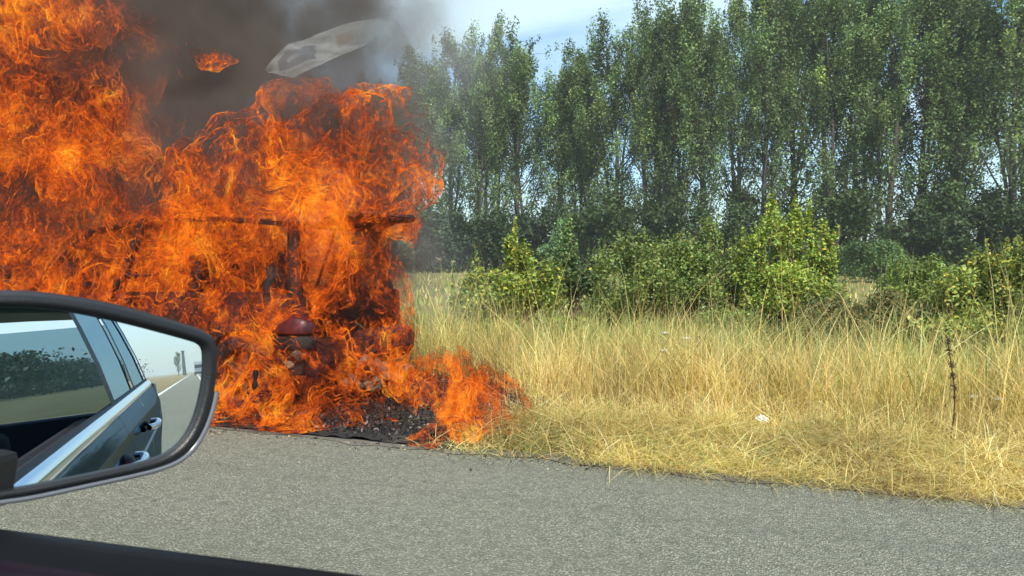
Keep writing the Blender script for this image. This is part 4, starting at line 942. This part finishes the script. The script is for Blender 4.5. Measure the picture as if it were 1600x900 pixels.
# handle on the front door
h = bar('door_handle', [(.66, YB + .065, .86), (.70, YB + .095, .865), (.82, YB + .097, .872), (.88, YB + .09, .874), (.90, YB + .065, .874)], .014, M_CHROME, fd)
bm = bmesh.new(); rounded(bm, (.72, YB + .048, .85), (.075, .03, .05), 2.4, 3); bmesh.ops.translate(bm, verts=bm.verts, vec=OFF); link_mesh('handle_cup', bm_mesh('handle_cup', bm), M_RUBBER, fd, True)
h = bar('door_handle', [(1.75, YB + .065, .91), (1.79, YB + .095, .915), (1.91, YB + .097, .922), (1.97, YB + .09, .924), (1.99, YB + .065, .924)], .014, M_CHROME, rd)

# wing mirror
MC = at_dist(300, 575, 1.09)                     # a point near the outer end of the glass
_v = at_dist(305, 580, 1.0); NRM = ((Vector(EYE) - Vector(_v)).normalized() + Vector((1, 0, 0))).normalized(); NRMn = np.array(NRM)
def on_mirror(px, py, off=0.0):
    d = ray(px, py); o = MC + NRMn * off; t = np.dot(o - EYE, NRMn) / np.dot(d, NRMn); return EYE + d * t
glass_px = [(-70, 478), (0, 481), (50, 482), (100, 487), (150, 496), (200, 507), (250, 520), (290, 531), (308, 537), (316, 545), (318, 560), (317, 590), (311, 625), (302, 655), (289, 680), (270, 700), (245, 714), (205, 725), (150, 737), (90, 749), (40, 759), (0, 765), (-70, 775)]
outer_px = [(-85, 455), (0, 457), (55, 458), (110, 464), (160, 472), (212, 484), (262, 498), (302, 510), (328, 521), (337, 533), (341, 556), (339, 592), (332, 632), (320, 667), (303, 697), (280, 718), (250, 731), (208, 742), (152, 754), (92, 767), (42, 777), (0, 783), (-85, 796)]
G = np.array([on_mirror(*p) for p in glass_px]); O = np.array([on_mirror(*p) for p in outer_px])
def catmull(P, k=4):
    Q = []; n = len(P)
    for i in range(n - 1):
        p0, p1, p2, p3 = P[max(i - 1, 0)], P[i], P[i + 1], P[min(i + 2, n - 1)]
        for t in np.arange(k) / k: Q.append(.5 * ((2 * p1) + (-p0 + p2) * t + (2 * p0 - 5 * p1 + 4 * p2 - p3) * t * t + (-p0 + 3 * p1 - 3 * p2 + p3) * t ** 3))
    Q.append(P[-1]); return np.array(Q)
G, O = catmull(G), catmull(O); n = len(G); cG = G.mean(0)
wm = empty('wing_mirror', tuple(-Vector((0.8, 0, 0))), parent=mycar)
bpy.data.objects.remove(wm)
# housing: rim rolls from the glass edge out, then the shell curves back to a closed bowl
rings = []
for s, dpt in ((0.0, -.004), (0.04, .004), (0.14, .009), (0.45, .011), (0.75, .008), (0.93, .0), (1.0, -.010)): rings.append(G * (1 - s) + O * s + NRMn * dpt)
cO = O.mean(0)
for s, dpt in ((1.03, -.02), (1.035, -.035), (1.0, -.055), (.88, -.085), (.62, -.105), (.30, -.115), (.02, -.118)): rings.append(cO + (O - cO) * s + NRMn * dpt)
m = len(rings); V = np.concatenate(rings); F = []
for a in range(m - 1):
    for i in range(n):
        j = (i + 1) % n; F.append((a * n + i, a * n + j, (a + 1) * n + j, (a + 1) * n + i))
hs = mpart('wing_mirror', V, np.array(F), M_PLASTIC)
V = np.concatenate([G - NRMn * .002, [cG - NRMn * .002]]); F = [(i, (i + 1) % n, n) for i in range(n)]
mg = mpart('mirror_glass', V, np.array(F), M_MIRROR, hs, smooth=False)
# glossy lower lip
low = [i for i in range(n) if i >= int(n * .52)]; P = (O * 1.0 + NRMn * .003)[low]; bar('lower_lip', P, .0045, principled('lip_gloss', (.16, .17, .19), .22, spec=.6), hs)
bm = bmesh.new(); box_bm(bm, -.93, .62, 1.03, .10, .12, .07, .015); bmesh.ops.translate(bm, verts=bm.verts, vec=OFF); link_mesh('mirror_arm', bm_mesh('mirror_arm', bm), M_PLASTIC, hs)

# ------------------------------------------------------------------ what the mirror shows far behind
def far_copy(x, y, s, k, lab):
    t = empty('poplar_tree', (x, y, 0), 1.0); tag(t, lab, 'tree'); t.scale = (s * .9, s * .9, s); link_mesh('trunk', protos[k][0], parent=t); link_mesh('crown', protos[k][1], parent=t)
far_copy(330, -5.2, .50, 1, 'dark rounded tree behind the car, seen small in the right end of the wing mirror')
M_TOWER = principled('tower_grey', (0.10, 0.11, 0.12), 0.7, var=.2)
tw = empty('chimney', (340, -3.2, 0)); tag(tw, 'thin dark tower beside the small rounded tree in the wing mirror', 'tower')
TV, TF = tube_np([np.array([[0, 0, 0], [0, 0, 5.0], [0, 0, 9.6]])], [np.array([.75, .62, .52])], 16); link_mesh('shaft', mesh_np('shaft', TV, TF), M_TOWER, tw)
TV, TF = tube_np([np.array([[0, 0, 9.6], [0, 0, 10.0]])], [np.array([.75, .70])], 16); link_mesh('cap', mesh_np('cap', TV, TF), M_TOWER, tw)
M_TRUCKW = principled('truck_white', (0.7, 0.72, 0.74), 0.4); M_DARK = principled('dark_glass', (0.02, 0.025, 0.03), 0.1)
tk = empty('lorry', (230, 1.9, 0)); tag(tk, 'small distant lorry following on the road, seen in the wing mirror', 'lorry')
def tpart(name, c, s, mat, bev=.05):
    bm = bmesh.new(); box_bm(bm, *c, *s, bevel=bev); link_mesh(name, bm_mesh(name, bm), mat, tk)
tpart('cab', (0, 0, 1.9), (2.0, 2.45, 2.6), M_TRUCKW, .15); tpart('windscreen', (-1.02, 0, 2.4), (.05, 2.1, .9), M_DARK); tpart('trailer', (6, 0, 2.4), (9, 2.5, 2.7), M_TRUCKW); tpart('bumper', (-1.0, 0, .6), (.2, 2.4, .6), M_DARK)
for x in (0, 4.5, 8.5):
    for y in (-1.1, 1.1):
        bm = bmesh.new(); bmesh.ops.create_cone(bm, cap_ends=True, segments=20, radius1=.5, radius2=.5, depth=.35, matrix=Matrix.Translation((x, y, .5)) @ Matrix.Rotation(R(90), 4, 'X')); link_mesh('wheel', bm_mesh('wheel', bm), M_TYRE, tk)

# ------------------------------------------------------------------ air
b = MatB('haze'); v = b.n('ShaderNodeVolumePrincipled', {'Color': (0.80, 0.88, 0.90, 1), 'Density': 0.0008}); b.t.links.new(v.outputs[0], b.out.inputs['Volume'])
bm = bmesh.new(); bmesh.ops.create_cube(bm, size=1, matrix=Matrix.Translation((0, 0, 14.5)) @ Matrix.Diagonal((5400, 5400, 31, 1)))
hz = link_mesh('haze', bm_mesh('haze', bm), b.m); tag(hz, kind='stuff')
